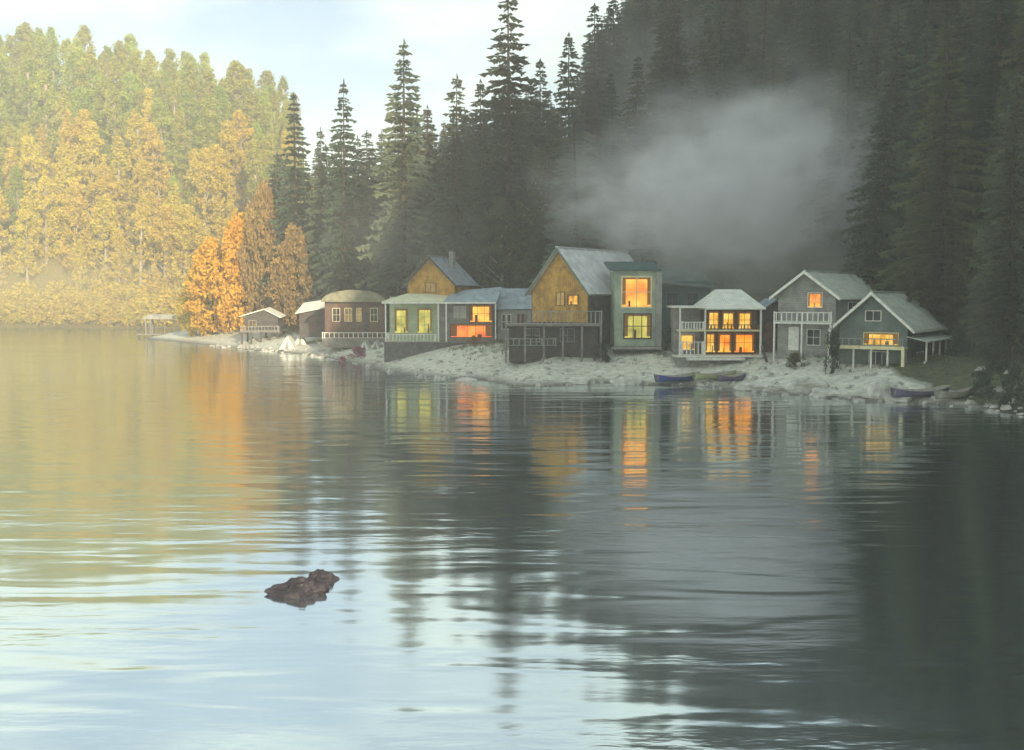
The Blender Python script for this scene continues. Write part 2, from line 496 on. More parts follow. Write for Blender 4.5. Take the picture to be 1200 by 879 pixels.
    lk(n2.outputs["Fac"], bp.inputs["Height"]); lk(bp.outputs["Normal"], b.inputs["Normal"])
    lk(b.outputs[0], out.inputs["Surface"])
    return m

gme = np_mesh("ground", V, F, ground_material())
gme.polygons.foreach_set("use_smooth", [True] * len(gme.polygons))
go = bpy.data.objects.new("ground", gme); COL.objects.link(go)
tag(go, kind='structure')

# ------------------------------------------------------------------ water
def water_material():
    m = bpy.data.materials.new("lake_water")
    m.use_nodes = True
    nt = m.node_tree; nt.nodes.clear(); lk = nt.links.new
    out = nt.nodes.new("ShaderNodeOutputMaterial")
    tc = nt.nodes.new("ShaderNodeTexCoord")
    def noise(s, d, st, rough=0.5, rot=0.0, dist=0.0):
        mp = nt.nodes.new("ShaderNodeMapping"); mp.inputs["Scale"].default_value = st
        mp.inputs["Rotation"].default_value = (0, 0, rot)
        n = nt.nodes.new("ShaderNodeTexNoise"); n.inputs["Scale"].default_value = s; n.inputs["Detail"].default_value = d
        n.inputs["Roughness"].default_value = rough; n.inputs["Distortion"].default_value = dist
        lk(tc.outputs["Object"], mp.inputs[0]); lk(mp.outputs[0], n.inputs["Vector"]); return n
    def math_(op, a, b=None):
        n = nt.nodes.new("ShaderNodeMath"); n.operation = op
        for k, v in enumerate((a, b)):
            if v is None: continue
            if isinstance(v, (int, float)): n.inputs[k].default_value = v
            else: lk(v, n.inputs[k])
        return n.outputs[0]
    swell = noise(1.0, 2, (0.14, 0.55, 1), 0.45, R(6), 0.4)
    chop = noise(1.0, 3, (0.55, 2.1, 1), 0.5, R(-4), 0.3)
    fine = noise(1.0, 3, (2.0, 6.5, 1), 0.5, R(8), 0.2)
    gust = noise(1.0, 3, (0.028, 0.11, 1), 0.55, R(3))
    mr = nt.nodes.new("ShaderNodeMapRange")
    mr.inputs["From Min"].default_value = 0.47; mr.inputs["From Max"].default_value = 0.60
    mr.inputs["To Min"].default_value = 0.18; mr.inputs["To Max"].default_value = 1.0
    lk(gust.outputs["Fac"], mr.inputs["Value"])
    h = math_('ADD', math_('MULTIPLY', swell.outputs["Fac"], 1.0),
              math_('MULTIPLY', math_('ADD', math_('MULTIPLY', chop.outputs["Fac"], 0.34), math_('MULTIPLY', fine.outputs["Fac"], 0.07)), mr.outputs["Result"]))
    bp = nt.nodes.new("ShaderNodeBump"); bp.inputs["Strength"].default_value = 1.0
    bp.inputs["Distance"].default_value = 0.066
    lk(h, bp.inputs["Height"])
    gl = nt.nodes.new("ShaderNodeBsdfGlossy"); gl.inputs["Roughness"].default_value = 0.09
    gl.inputs["Color"].default_value = (0.89, 0.95, 0.96, 1)
    df = nt.nodes.new("ShaderNodeBsdfDiffuse"); df.inputs["Color"].default_value = (0.022, 0.05, 0.065, 1)
    lw = nt.nodes.new("ShaderNodeFresnel"); lw.inputs["IOR"].default_value = 1.6
    fr = nt.nodes.new("ShaderNodeMapRange"); fr.inputs["From Min"].default_value = 0.0; fr.inputs["From Max"].default_value = 0.5
    fr.inputs["To Min"].default_value = 0.76; fr.inputs["To Max"].default_value = 0.93
    lk(bp.outputs["Normal"], gl.inputs["Normal"]); lk(bp.outputs["Normal"], lw.inputs["Normal"])
    lk(lw.outputs[0], fr.inputs["Value"])
    ms = nt.nodes.new("ShaderNodeMixShader")
    lk(fr.outputs["Result"], ms.inputs["Fac"]); lk(df.outputs[0], ms.inputs[1]); lk(gl.outputs[0], ms.inputs[2])
    lk(ms.outputs[0], out.inputs["Surface"])
    return m
wme = np_mesh("water", [(-895, -895, 0), (895, -895, 0), (895, 895, 0), (-895, 895, 0)], [(0, 1, 2, 3)], water_material())
wo = bpy.data.objects.new("water", wme); COL.objects.link(wo)
tag(wo, kind='structure')

# ------------------------------------------------------------------ air: haze box and drifting mist
def volume_material(name, density, color, noise=None, aniso=0.0):
    m = bpy.data.materials.new(name)
    m.use_nodes = True
    nt = m.node_tree; nt.nodes.clear(); lk = nt.links.new
    out = nt.nodes.new("ShaderNodeOutputMaterial")
    v = nt.nodes.new("ShaderNodeVolumePrincipled")
    v.inputs["Color"].default_value = (*color, 1)
    v.inputs["Density"].default_value = density
    v.inputs["Anisotropy"].default_value = aniso
    if noise:
        tc = nt.nodes.new("ShaderNodeTexCoord")
        ln = nt.nodes.new("ShaderNodeVectorMath"); ln.operation = 'LENGTH'
        lk(tc.outputs["Object"], ln.inputs[0])
        fall = nt.nodes.new("ShaderNodeMapRange"); fall.interpolation_type = 'SMOOTHSTEP'
        fall.inputs["From Min"].default_value = 1.0; fall.inputs["From Max"].default_value = 0.25
        nb = nt.nodes.new("ShaderNodeTexNoise"); nb.inputs["Scale"].default_value = noise * .62; nb.inputs["Detail"].default_value = 3
        lk(tc.outputs["Object"], nb.inputs["Vector"])
        wb = nt.nodes.new("ShaderNodeMath"); wb.operation = 'MULTIPLY_ADD'; wb.inputs[1].default_value = 1.7
        lk(nb.outputs["Fac"], wb.inputs[0])
        sb = nt.nodes.new("ShaderNodeMath"); sb.operation = 'SUBTRACT'; sb.inputs[1].default_value = 0.56
        lk(ln.outputs["Value"], sb.inputs[0]); lk(sb.outputs[0], wb.inputs[2])
        edge = nt.nodes.new("ShaderNodeMapRange"); edge.inputs["From Min"].default_value = 1.0; edge.inputs["From Max"].default_value = 0.55
        lk(ln.outputs["Value"], edge.inputs["Value"])
        lk(wb.outputs[0], fall.inputs["Value"])
        nz = nt.nodes.new("ShaderNodeTexNoise"); nz.inputs["Scale"].default_value = noise
        nz.inputs["Detail"].default_value = 6; nz.inputs["Roughness"].default_value = 0.62
        lk(tc.outputs["Object"], nz.inputs["Vector"])
        mr = nt.nodes.new("ShaderNodeMapRange"); mr.inputs["From Min"].default_value = 0.36; mr.inputs["From Max"].default_value = 0.66
        lk(nz.outputs["Fac"], mr.inputs["Value"])
        a = nt.nodes.new("ShaderNodeMath"); a.operation = 'MULTIPLY'
        lk(fall.outputs["Result"], a.inputs[0]); lk(mr.outputs["Result"], a.inputs[1])
        a2 = nt.nodes.new("ShaderNodeMath"); a2.operation = 'MULTIPLY'
        lk(a.outputs[0], a2.inputs[0]); lk(edge.outputs["Result"], a2.inputs[1]); a = a2
        b = nt.nodes.new("ShaderNodeMath"); b.operation = 'MULTIPLY'; b.inputs[1].default_value = density
        lk(a.outputs[0], b.inputs[0]); lk(b.outputs[0], v.inputs["Density"])
    lk(v.outputs[0], out.inputs["Volume"])
    return m

haze_m = volume_material("haze_air", 0.00085, (0.93, 0.94, 0.93))
haze = MB().box(-905, 905, -905, 905, -4.2, 135).build("haze", haze_m)
tag(haze, "thin pale haze hanging over the lake and the wooded shores", "haze", kind='stuff')

def mist(px, py, Y, rx, ry, rz, density, color, noise, label, name="mist"):
    n, k = 24, 12
    vs, fs = [(0, 0, -1)], []
    for i in range(1, k):
        a = -math.pi / 2 + math.pi * i / k
        vs += [(math.cos(a) * math.cos(2 * math.pi * j / n), math.cos(a) * math.sin(2 * math.pi * j / n), math.sin(a)) for j in range(n)]
    vs.append((0, 0, 1)); top = len(vs) - 1
    fs += [(0, 1 + (j + 1) % n, 1 + j) for j in range(n)]
    for i in range(k - 2):
        o = 1 + i * n
        fs += [(o + j, o + (j + 1) % n, o + n + (j + 1) % n, o + n + j) for j in range(n)]
    o = 1 + (k - 2) * n
    fs += [(o + j, o + (j + 1) % n, top) for j in range(n)]
    ob = MB().add(vs, fs).build(name, volume_material(name + "_air", density, color, noise))
    ob.location = pt(px, py, Y)
    ob.scale = (rx, ry, rz)
    return tag(ob, label, name, kind='stuff')
mist(800, 258, 115, 25, 12, 16, 0.50, (0.975, 0.965, 0.985), 2.2, "grey-violet cloud of mist rising behind the chalet in front of the dark spruces")
mist(900, 218, 115, 27, 13, 20, 0.52, (0.975, 0.965, 0.985), 2.3, "lavender-grey plume of mist drifting above the veranda house")
mist(965, 165, 118, 20, 10, 14, 0.16, (0.98, 0.97, 0.985), 2.2, "upper ragged end of the mist plume thinning out among the spruces at right")
mist(830, 115, 148, 44, 12, 20, 0.10, (0.97, 0.97, 0.97), 2.1, "thin grey mist high among the spruces of the right slope")
mist(480, 285, 136, 22, 7, 13, 0.045, (0.96, 0.96, 0.96), 2.4, "faint mist among the spruces above the ochre gabled house")
mist(70, 345, 262, 105, 14, 22, 0.036, (0.98, 0.90, 0.70), 1.8, "golden morning mist lying along the foot of the sunny hillside")  # warm tint puts the low sun's glow into the mist colour

# ------------------------------------------------------------------ trees
def conifer(seed, H=24.0, Rr=3.4, ragged=0.35, levels=76, bare=0.06):
    g = np.random.default_rng(seed)
    tr = MB()
    n = 7
    lean = g.normal(0, 0.012, 2) * H
    tr.cyl((0, 0, -0.8), (lean[0] * .5, lean[1] * .5, H * .5), 0.34, 0.2, 8)
    tr.cyl((lean[0] * .5, lean[1] * .5, H * .5), (lean[0], lean[1], H * .985), 0.2, 0.03, 6)
    V, F = [], []
    def tri(a, b, c):
        o = len(V); V.extend((a, b, c)); F.append((o, o + 1, o + 2))
    for lv in range(levels):
        t = bare + (1 - bare) * (lv + g.uniform(-.8, .8)) / levels
        t = min(max(t, bare), 0.985)
        z = H * t
        prof = (1 - t) ** 0.85 * (0.9 + 0.1 * math.sin(t * 23 + seed)) + 0.02
        if t < bare + 0.12: prof *= 0.6 + 0.4 * (t - bare) / 0.12
        nb = int(6 + 5 * (1 - t))
        a0 = g.uniform(0, 6.28)
        for b in range(nb):
            if g.random() < 0.15 + .25 * (math.sin(t * 17 + seed * 2 + a0) > .75): continue
            a = a0 + 6.283 * b / nb + g.normal(0, .25)
            ln = Rr * prof * g.uniform(1 - ragged, 1 + ragged * .6) + 0.15
            dz = -0.32 * ln * g.uniform(.6, 1.4)
            d = np.array((math.cos(a), math.sin(a), 0)); s = np.array((-d[1], d[0], 0))
            base = np.array((lean[0] * t, lean[1] * t, z))
            ns = max(2, int(ln / 0.36))
            w = 0.15 + 0.12 * ln
            for k in range(ns):
                q = (k + .3) / ns
                p = base + d * ln * q + np.array((0, 0, dz * q * q + 0.12 * ln * q))
                ww = w * (1 - .55 * q) * g.uniform(.7, 1.3)
                fw = ln / ns * g.uniform(1.2, 2.0) + .12
                for sg in (-1, 1):
                    tip = p + d * fw * .8 + s * sg * ww + np.array((0, 0, -g.uniform(.1, .5) * ww - .08))
                    tri(p - d * .1, tip, p + d * fw * .55 + np.array((0, 0, g.normal(0, .06))))
                # hanging spray
                tri(p, p + d * fw * .9 + np.array((0, 0, -0.05)), p + d * fw * .4 + s * g.normal(0, .15) + np.array((0, 0, -g.uniform(.2, .55) * (.45 + .2 * ln))))
    for k in range(14):     # leader tip
        a = g.uniform(0, 6.28); z = H * g.uniform(.955, 1.0)
        p = np.array((lean[0], lean[1], z)); d = np.array((math.cos(a), math.sin(a), 0))
        tri(p + (0, 0, .35), p + d * .22 + (0, 0, -.15), p - d * .04)
    return tr, np.array(V), np.array(F)

def broadleaf(seed, H=20.0, Rx=3.6, clumps=75, leaves=46, low=0.22, leaf=0.34, top_pow=1.0):
    g = np.random.default_rng(seed)
    tr = MB()
    bend = g.normal(0, .03, 2) * H
    mid = (bend[0] * .4, bend[1] * .4, H * .45)
    tr.cyl((0, 0, -0.8), mid, H * .014 + .06, H * .010, 8)
    tr.cyl(mid, (bend[0], bend[1], H * .9), H * .010, .03, 6)
    V, F = [], []
    for c in range(clumps):
        t = low + (1 - low) * g.random() ** 0.85
        q = (t - low) / (1 - low)
        prof = (math.sin(math.pi * min(.98, 0.10 + q * .88) ** .8)) ** .6 * top_pow
        a = g.uniform(0, 6.283)
        rad = Rx * prof * math.sqrt(g.uniform(.15, 1)) * (0.8 + .3 * math.sin(3 * a + seed))
        cen = np.array((bend[0] * t + rad * math.cos(a), bend[1] * t + rad * math.sin(a), H * t))
        if c % 5 == 0:
            b0 = (bend[0] * t * .8, bend[1] * t * .8, H * max(t - .12, .2))
            tr.cyl(b0, tuple(cen), .09, .03, 5)
        sz = g.uniform(.45, 1.15) * (0.42 + Rx * .11)
        nl = int(leaves * g.uniform(.6, 1.4))
        P = g.normal(0, 1, (nl, 3)); P /= np.linalg.norm(P, axis=1)[:, None]
        P *= (g.random((nl, 1)) ** .5) * np.array((sz, sz, sz * 1.25))
        P += cen
        ax = g.normal(0, 1, (nl, 3)); ax /= np.linalg.norm(ax, axis=1)[:, None]
        bx = np.cross(ax, g.normal(0, 1, (nl, 3))); bx /= np.linalg.norm(bx, axis=1)[:, None]
        L_ = leaf * g.uniform(.6, 1.35, (nl, 1))
        q4 = np.stack([P - ax * L_ * .6, P + bx * L_ * .42, P + ax * L_ * .6, P - bx * L_ * .42], 1)
        o = len(V) * 4
        V.append(q4.reshape(-1, 3)); 
    V = np.concatenate(V)
    F = np.arange(len(V)).reshape(-1, 4)
    return tr, V, F

def tree_proto(kind, gen, trunk_m, crown_m):
    tr, V, F = gen
    t = tr.build("trunk", trunk_m)
    c = bpy.data.objects.new("crown", np_mesh(kind + "_crown", V, F, crown_m))
    tm = t.data
    bpy.data.objects.remove(t)
    return (kind, tm, c.data)

def plant_tree(proto, x, y, z, sx, sz, label, cat, group=None, rz=None, crown_mat=None):
    kind, tm, cm = proto
    e = empty(kind, (x, y, z), label, cat, group, random.uniform(0, 6.28) if rz is None else rz)
    e.scale = (sx, sx, sz)
    for nm, me in (("trunk", tm), ("crown", cm)):
        o = bpy.data.objects.new(nm, me); COL.objects.link(o); o.parent = e
        if nm == "crown" and crown_mat:
            o.material_slots[0].link = 'OBJECT'; o.material_slots[0].material = crown_mat
    return e

SPR = [tree_proto("spruce_tree", conifer(s, 24, r, rg), M['bark'], M['spruce'])
       for s, r, rg in ((1, 4.1, .45), (2, 4.7, .5), (3, 3.6, .5), (4, 4.4, .6), (5, 3.9, .4))]
BRL = [tree_proto("broadleaf_tree", broadleaf(s, 20, r, int(c * 1.6), 40, lo, .34, tp), M['birch_bark'], M['leaf_green'])
       for s, r, c, lo, tp in ((11, 3.4, 92, .08, 1), (12, 2.4, 76, .12, 1), (13, 4.2, 108, .07, 1), (14, 3.0, 88, .05, 1), (15, 2.0, 64, .10, 1), (16, 3.8, 90, .16, 1))]
BSH = [tree_proto("shrub", broadleaf(s, 4.0, 2.2, 34, 60, .1, .22), M['bark'], M['leaf_dark']) for s in (21, 22)]

def project(x, y, z):
    c, s = math.cos(PITCH), math.sin(PITCH)
    f = y * c - (z - CAMZ) * s
    up = y * s + (z - CAMZ) * c
    return CX + x / f * FPX, CY - up / f * FPX

# the spires that stand against the sky: (photo column, photo row of the tip, distance, width scale, label)
SPIRES = [(343, 110, 174, .95, "slim pointed spruce at the left end of the dark treeline above the brown shed"),
          (375, 150, 168, .80, "short spruce between the slim pointed one and the next spire in the treeline"),
          (400, 95, 162, .85, "narrow dark spruce spire standing alone against the pale sky left of centre"),
          (421, 160, 164, .80, "low grey spruce tip in the dip of the treeline under the pale sky"),
          (470, 48, 146, 1.05, "tall broad spruce spire rising above the ochre gabled house"),
          (500, 125, 150, .95, "bushy spruce close to the right of the tall broad spire"),
          (533, 88, 144, 1.0, "rounded spruce top halfway between the tall broad spire and the giant one"),
          (562, 95, 150, .95, "grey spruce leaning on the left side of the giant spruce"),
          (598, -8, 140, 1.15, "giant spruce reaching the top of the picture beside the gap of sky"),
          (632, 70, 148, .95, "thin spruce in the gap of sky just right of the giant spruce"),
          (668, 40, 146, 1.0, "spiky spruce at the edge where the sky ends and the forest begins"),
          (700, 5, 150, 1.1, "tall spruce on the slope at the right edge of the sky")]
taken = []
for px, py, Y, w, lab in SPIRES:
    p = pt(px, py, Y)
    z0 = gz(p.x, Y)
    plant_tree(random.choice(SPR), p.x, Y, z0, w * (p.z - z0) / 26, (p.z - z0) / 24, lab, "spruce", "spruces standing against the sky")
    taken.append((p.x, Y))

def cap_row(px):        # the highest photo row that the filling trees may reach
    return float(np.interp(px, [300, 330, 345, 400, 440, 470, 520, 560, 590, 640, 680, 720, 800], [180, 155, 142, 145, 150, 118, 128, 122, 85, 110, 70, -20, -200]))

cnt = 0
step = 6.9
ys = 62.0
while ys < 222:
    xs = -75.0
    while xs < 105:
        x = xs + random.uniform(-2.4, 2.4); y = ys + random.uniform(-2.4, 2.4)
        xs += step * (0.74 if xs < 4 else 1.0 if ys < 150 else 1.3)
        sd = float(shore_dist(np.array([x]), np.array([y]))[0])
        u = 600 + x / y * FPX
        need = np.interp(u, [280, 450, 600, 1000, 1130, 1300], [12, 17, 24, 26, 14, 9])
        if (u < 455 and y < 160) or (770 < u < 985 and y < 127): continue
        if sd < need or u < 318 or u > 1255: continue
        if min((x - a) ** 2 + (y - b) ** 2 for a, b in taken) < 9: continue
        z = gz(x, y)
        h = random.uniform(19, 30) if u > 640 else random.uniform(21, 32)
        ptx, pty = project(x, y, z + h)
        if pty < cap_row(ptx) + random.uniform(0, 30):
            lim = pt(ptx, cap_row(ptx) + random.uniform(0, 30), y).z - z
            if lim < 9: continue
            h = min(h, lim)
        bx, by_ = project(x, y, z + h * .25)
        if pty < -620 or pty > 330: continue
        if by_ < -160: continue
        if cnt >= 292: continue
        cnt += 1
        if u > 700:
            lab, grp = "grey-green spruce in the dense forest slope behind the houses at right", "spruces covering the right slope"
        else:
            lab, grp = "dark spruce in the lower wood behind the houses at centre left", "spruces filling the wood at centre left"
        cm = None
        if random.random() < .22:
            cm = M['olive']; lab = lab.replace("grey-green spruce", "olive-tinged spruce").replace("dark spruce", "olive-tinged spruce")
        plant_tree(random.choice(SPR), x, y, z, h / 24 * random.uniform(.9, 1.35), h / 24, lab, "spruce", grp, crown_mat=cm)
    ys += step * (0.95 if ys < 150 else 1.3)
print("spruces", cnt)

# left hillside: broadleaf wood in yellow green and gold
cntl = 0
ys = 283.0
while ys < 410:
    xs = -300.0
    while xs < -40:
        x = xs + random.uniform(-3.2, 3.2); y = ys + random.uniform(-3, 3)
        xs += 10.0
        u = 600 + x / y * FPX
        if u < -130 or u > 352: continue
        sd = float(shore_dist(np.array([x]), np.array([y]))[0])
        if sd < 5: continue
        if cntl >= 290: continue
        z = gz(x, y)
        h = random.uniform(20, 31)
        q = (y - 283) / 110 + random.uniform(-.2, .2)
        if q < .29: cm, lab, grp = M['leaf_gold'], "golden autumn tree on the lower part of the sunny left hillside", "golden trees along the far shore"
        else: cm, lab, grp = M['leaf_green'], "yellow-green tree on the sunny left hillside", "yellow-green trees covering the left hillside"
        cntl += 1
        plant_tree(random.choice(BRL), x, y, z, h / 20 * random.uniform(.95, 1.3), h / 20, lab, "tree", grp, crown_mat=cm)
    ys += 8.6
print("broadleaf", cntl)

def special(px, pyb, pyt, Y, wpx, proto, m, label, cat, zoff=0.0, wh=None):
    p = pt(px, pyb, Y); q = pt(px, pyt, Y)
    z0 = gz(p.x, Y) + zoff
    H0 = 20.0 if proto[0] == "broadleaf_tree" else 4.0
    W0 = 7.0 if proto[0] == "broadleaf_tree" else 5.2
    if wh: W0, H0 = wh
    return plant_tree(proto, p.x, Y, z0, wpx * Y / FPX / W0, (q.z - z0) / H0, label, cat, crown_mat=m)
RND = [tree_proto("broadleaf_tree", broadleaf(sd_, 12, 4.6, 260, 44, .03, .36), M['bark'], M['leaf_orange']) for sd_ in (31, 32)]
special(250, 385, 284, 186, 78, RND[0], M['leaf_orange'], "broad rounded orange autumn tree glowing at the water's edge left of the huts", "tree", wh=(9.0, 12))
special(230, 388, 326, 190, 44, RND[1], M['leaf_gold'], "small yellow autumn tree at the left foot of the broad orange one", "tree", wh=(9.0, 12))
special(284, 388, 258, 180, 62, RND[1], M['leaf_orange'], "taller rounded amber tree just right of the broad orange one", "tree", wh=(9.0, 12))
special(312, 388, 222, 176, 56, RND[0], M['leaf_rust'], "orange-brown autumn tree where the golden wood meets the dark spruces", "tree", wh=(9.0, 12))
special(345, 390, 272, 168, 60, RND[1], M['leaf_rust'], "broad russet tree behind the little stilted hut", "tree", wh=(9.0, 12))
special(640, 350, 190, 138, 60, BRL[2], M['olive'], "olive-green broadleaf tree in front of the spruces above the big gable", "tree")
special(590, 370, 235, 136, 66, BRL[0], M['olive'], "olive-green broadleaf tree between the ochre house and the big gable", "tree")

# ------------------------------------------------------------------ house kit
class House:
    def __init__(self, name, label, cat, px0, py0, Y, group=None):
        self.s, self.px, self.py, self.Y = Y / FPX, px0, py0, Y
        p = pt(px0, py0, Y)
        self.root = empty(name, p, label, cat, group)
        self.p = p
    def X(self, px): return (px - self.px) * self.s
    def Z(self, py): return (self.py - py) * self.s
    def T(self, px, py, dy=0.0, theta=0.0):
        return Matrix.Translation((self.X(px), dy, self.Z(py))) @ Matrix.Rotation(R(-theta), 4, 'Z')

def side(T):        # frame of the right-hand side wall: x runs away from the corner
    return T @ Matrix.Rotation(R(90), 4, 'Z')

def window(h, T, x0, x1, z0, z1, pane_m, nx=2, nz=2, frame_m=None, y=0.0, bar=0.07, label=None):
    fm = frame_m or M['white_paint']
    a, b = y - 0.09, y - 0.004
    f = MB(T)
    f.box(x0, x0 + bar, a, b, z0, z1).box(x1 - bar, x1, a, b, z0, z1)
    f.box(x0 + bar, x1 - bar, a, b, z0, z0 + bar).box(x0 + bar, x1 - bar, a, b, z1 - bar, z1)
    iw, ih = x1 - x0 - 2 * bar, z1 - z0 - 2 * bar
    m2 = bar * .6
    for i in range(1, nx):
        c = x0 + bar + iw * i / nx
        f.box(c - m2 / 2, c + m2 / 2, a + .012, b, z0 + bar, z1 - bar)
    for i in range(1, nz):
        c = z0 + bar + ih * i / nz
        f.box(x0 + bar, x1 - bar, a + .018, b, c - m2 / 2, c + m2 / 2)
    w = f.build("window", fm, h.root)
    MB(T).box(x0 + bar * .9, x1 - bar * .9, y - .03, y - .008, z0 + bar * .9, z1 - bar * .9).build("pane", pane_m, w)
    if 'glow' in repr(pane_m.name) or pane_m.name.startswith('lit'):
        cw = iw * random.uniform(.10, .17)
        c = MB(T)
        for a_, b_ in ((x0 + bar, x0 + bar + cw), (x1 - bar - cw, x1 - bar)):
            c.box(a_, b_, y - .045, y - .032, z0 + bar + ih * .06, z1 - bar)
        c.box(x0 + bar + cw, x1 - bar - cw, y - .044, y - .033, z1 - bar - ih * random.uniform(.06, .14), z1 - bar)
        c.build("curtain", M['curtain'], w)
        c = MB(T)
        for _ in range(1):
            q = x0 + bar + iw * random.uniform(.2, .8); r_ = iw * random.uniform(.03, .08)
            c.box(q - r_, q + r_, y - .041, y - .0315, z0 + bar, z0 + bar + ih * random.uniform(.14, .42))
        c.build("sill_item", M['dark_wood'], w)
    if label: w['label'] = label
    return w

def railing(h, T, x0, x1, z0, z1, y, n, m, gap=0.16):
    b = MB(T)
    b.box(x0, x1, y - .04, y + .04, z1 - .08, z1).box(x0, x1, y - .03, y + .03, z0 + .06, z0 + .12)
    g = random.Random(int(abs(x0) * 100) + n)
    for i in range(n):
        c = x0 + (x1 - x0) * (i + .5) / n
        w = .045 * g.uniform(.7, 1.5)
        b.box(c - w, c + w, y - .025, y + .025, z0 + .12, z1 - .08)
    for c in (x0 + .05, x1 - .05):
        b.box(c - .06, c + .06, y - .06, y + .06, z0, z1 + .06)
    return b.build("railing", m, h.root)

def posts(h, T, xs, y, z0, z1, m, r=0.07, name="post"):
    for x in xs:
        MB(T).box(x - r, x + r, y - r, y + r, z0, z1).build(name, m, h.root)

def gable(h, T, W, Lg, ze, zr, wall_m, roof_m, trim_m, over=0.45, front=0.5, apex=None, gable_m=None):
    """gabled block: gable on y=0 between x=-W..0, ridge running back along +y"""
    ax = -W / 2 if apex is None else apex
    MB(T).prism([(-W, 0), (0, 0), (0, ze), (ax, zr), (-W, ze)], 0, Lg).build("wall", wall_m, h.root)
    if gable_m:
        e = .12
        MB(T).prism([(-W + e, ze * .42), (-e, ze * .42), (-e, ze), (ax, zr - .16), (-W + e, ze)], -.07, -.003).build("gable_front", gable_m, h.root)
    sl = (zr - ze) / (-ax); sr = (zr - ze) / (W + ax)
    rb = MB(T)
    rb.slab((ax, -front, zr + .14), (over, -front, ze - sl * over + .14), (over, Lg + .3, ze - sl * over + .14), (ax, Lg + .3, zr + .14), .13)
    rb.slab((ax, -front, zr + .145), (ax, Lg + .3, zr + .145), (-W - over, Lg + .3, ze - sr * over + .145), (-W - over, -front, ze - sr * over + .145), .13)
    k = .45
    while k < Lg + front + .2:
        yy = -front + k
        rb.slab((ax, yy, zr + .175), (over, yy, ze - sl * over + .175), (over, yy + .06, ze - sl * over + .175), (ax, yy + .06, zr + .175), .032)
        rb.slab((ax, yy, zr + .18), (ax, yy + .06, zr + .18), (-W - over, yy + .06, ze - sr * over + .18), (-W - over, yy, ze - sr * over + .18), .032)
        k += .62
    rb.box(ax - .14, ax + .14, -front - .01, Lg + .31, zr + .10, zr + .23)
    rf = rb.build("roof", roof_m, h.root)
    if trim_m:
        for sgn in (1, -1):
            xe = over if sgn > 0 else -W - over
            zl = ze - (sl if sgn > 0 else sr) * over
            b = MB(T)
            b.add([(ax, -front - .06, zr + .17), (xe, -front - .06, zl + .17), (xe, -front - .06, zl - .12), (ax, -front - .06, zr - .14),
                   (ax, -front - .004, zr + .17), (xe, -front - .004, zl + .17), (xe, -front - .004, zl - .12), (ax, -front - .004, zr - .14)],
                  [(0, 3, 2, 1), (4, 5, 6, 7), (0, 1, 5, 4), (3, 7, 6, 2), (1, 2, 6, 5), (0, 4, 7, 3)])
            b.build("bargeboard", trim_m, rf)
        MB(T).box(over + .004, over + .07, -front, Lg + .3, ze - sl * over - .04, ze - sl * over + .13).build("eave_board", trim_m, rf)
    return rf

def footing(h, T, x0, x1, y0, y1, m, depth=2.2, z=0.0):
    return MB(T).box(x0, x1, y0, y1, z - depth, z - .003).build("foundation", m, h.root)

def chimney(h, T, x, y, z0, z1, parent, r=.3):
    c = MB(T).box(x - r, x + r, y - r, y + r, z0, z1).build("chimney", M['stone'], parent)
    MB(T).box(x - r - .07, x + r + .07, y - r - .07, y + r + .07, z1 + .003, z1 + .13).build("chimney_cap", M['dark_stone'], parent)
    return c

# ---- the big grey-roofed house with ochre gable
h = House("house", "large chalet with ochre gable, steep grey roof and mint wing with orange window", "house", 690, 405, 104)
th = 36
W = (690 - 624) * h.s / math.cos(R(th)); Lg = (784 - 690) * h.s / math.sin(R(th))
T = h.T(690, 405, 0, th)
ze, zr = h.Z(341), h.Z(291)
rf = gable(h, T, W, Lg, ze, zr, M['dark_wood'], M['roof_grey'], M['slate_green'], .4, .7, gable_m=M['ochre'])
MB(T).box(-.02, .06, -.56, -.5, ze, zr)
window(h, T, -W * .56, -W * .40, ze * .72, ze * .72 + 1.5, M['glow_dim'], 2, 2, M['brown'], y=-.075)
window(h, T, -W * .36, -W * .16, ze * .74, ze * .74 + 1.1, M['glow_yellow'], 2, 1, M['brown'], y=-.075)
footing(h, T, -W, 0, 0, Lg, M['dark_stone'])
# front terrace with railing, two levels
Tt = h.T(690, 405, 0, 0)
xa, xb = h.X(592), h.X(702)
zt = h.Z(379)
MB(Tt).box(xa - h.X(690), xb - h.X(690), -3.4, 1.2, zt - .2, zt).build("terrace_floor", M['grey_wood'], h.root)
railing(h, Tt, xa, xb, zt, h.Z(364), -3.3, 22, M['grey_boards'])
posts(h, Tt, [xa + .1 + i * (xb - xa - .2) / 5 for i in range(6)], -3.25, -1.6, zt - .2, M['grey_wood'], .1)
MB(Tt).box(xa + .4, xb - .3, -2.0, .6, -1.6, zt - .204).build("lower_wall", M['dark_wood'], h.root)
railing(h, Tt, xa, h.X(650), h.Z(404), h.Z(395), -3.4, 9, M['grey_boards'])
window(h, Tt, h.X(655), h.X(672), h.Z(400), h.Z(384), M['dark_glass'], 2, 2, M['grey_boards'], y=-2.0)
window(h, Tt, h.X(615), h.X(632), h.Z(400), h.Z(384), M['dark_glass'], 2, 2, M['grey_boards'], y=-2.0)
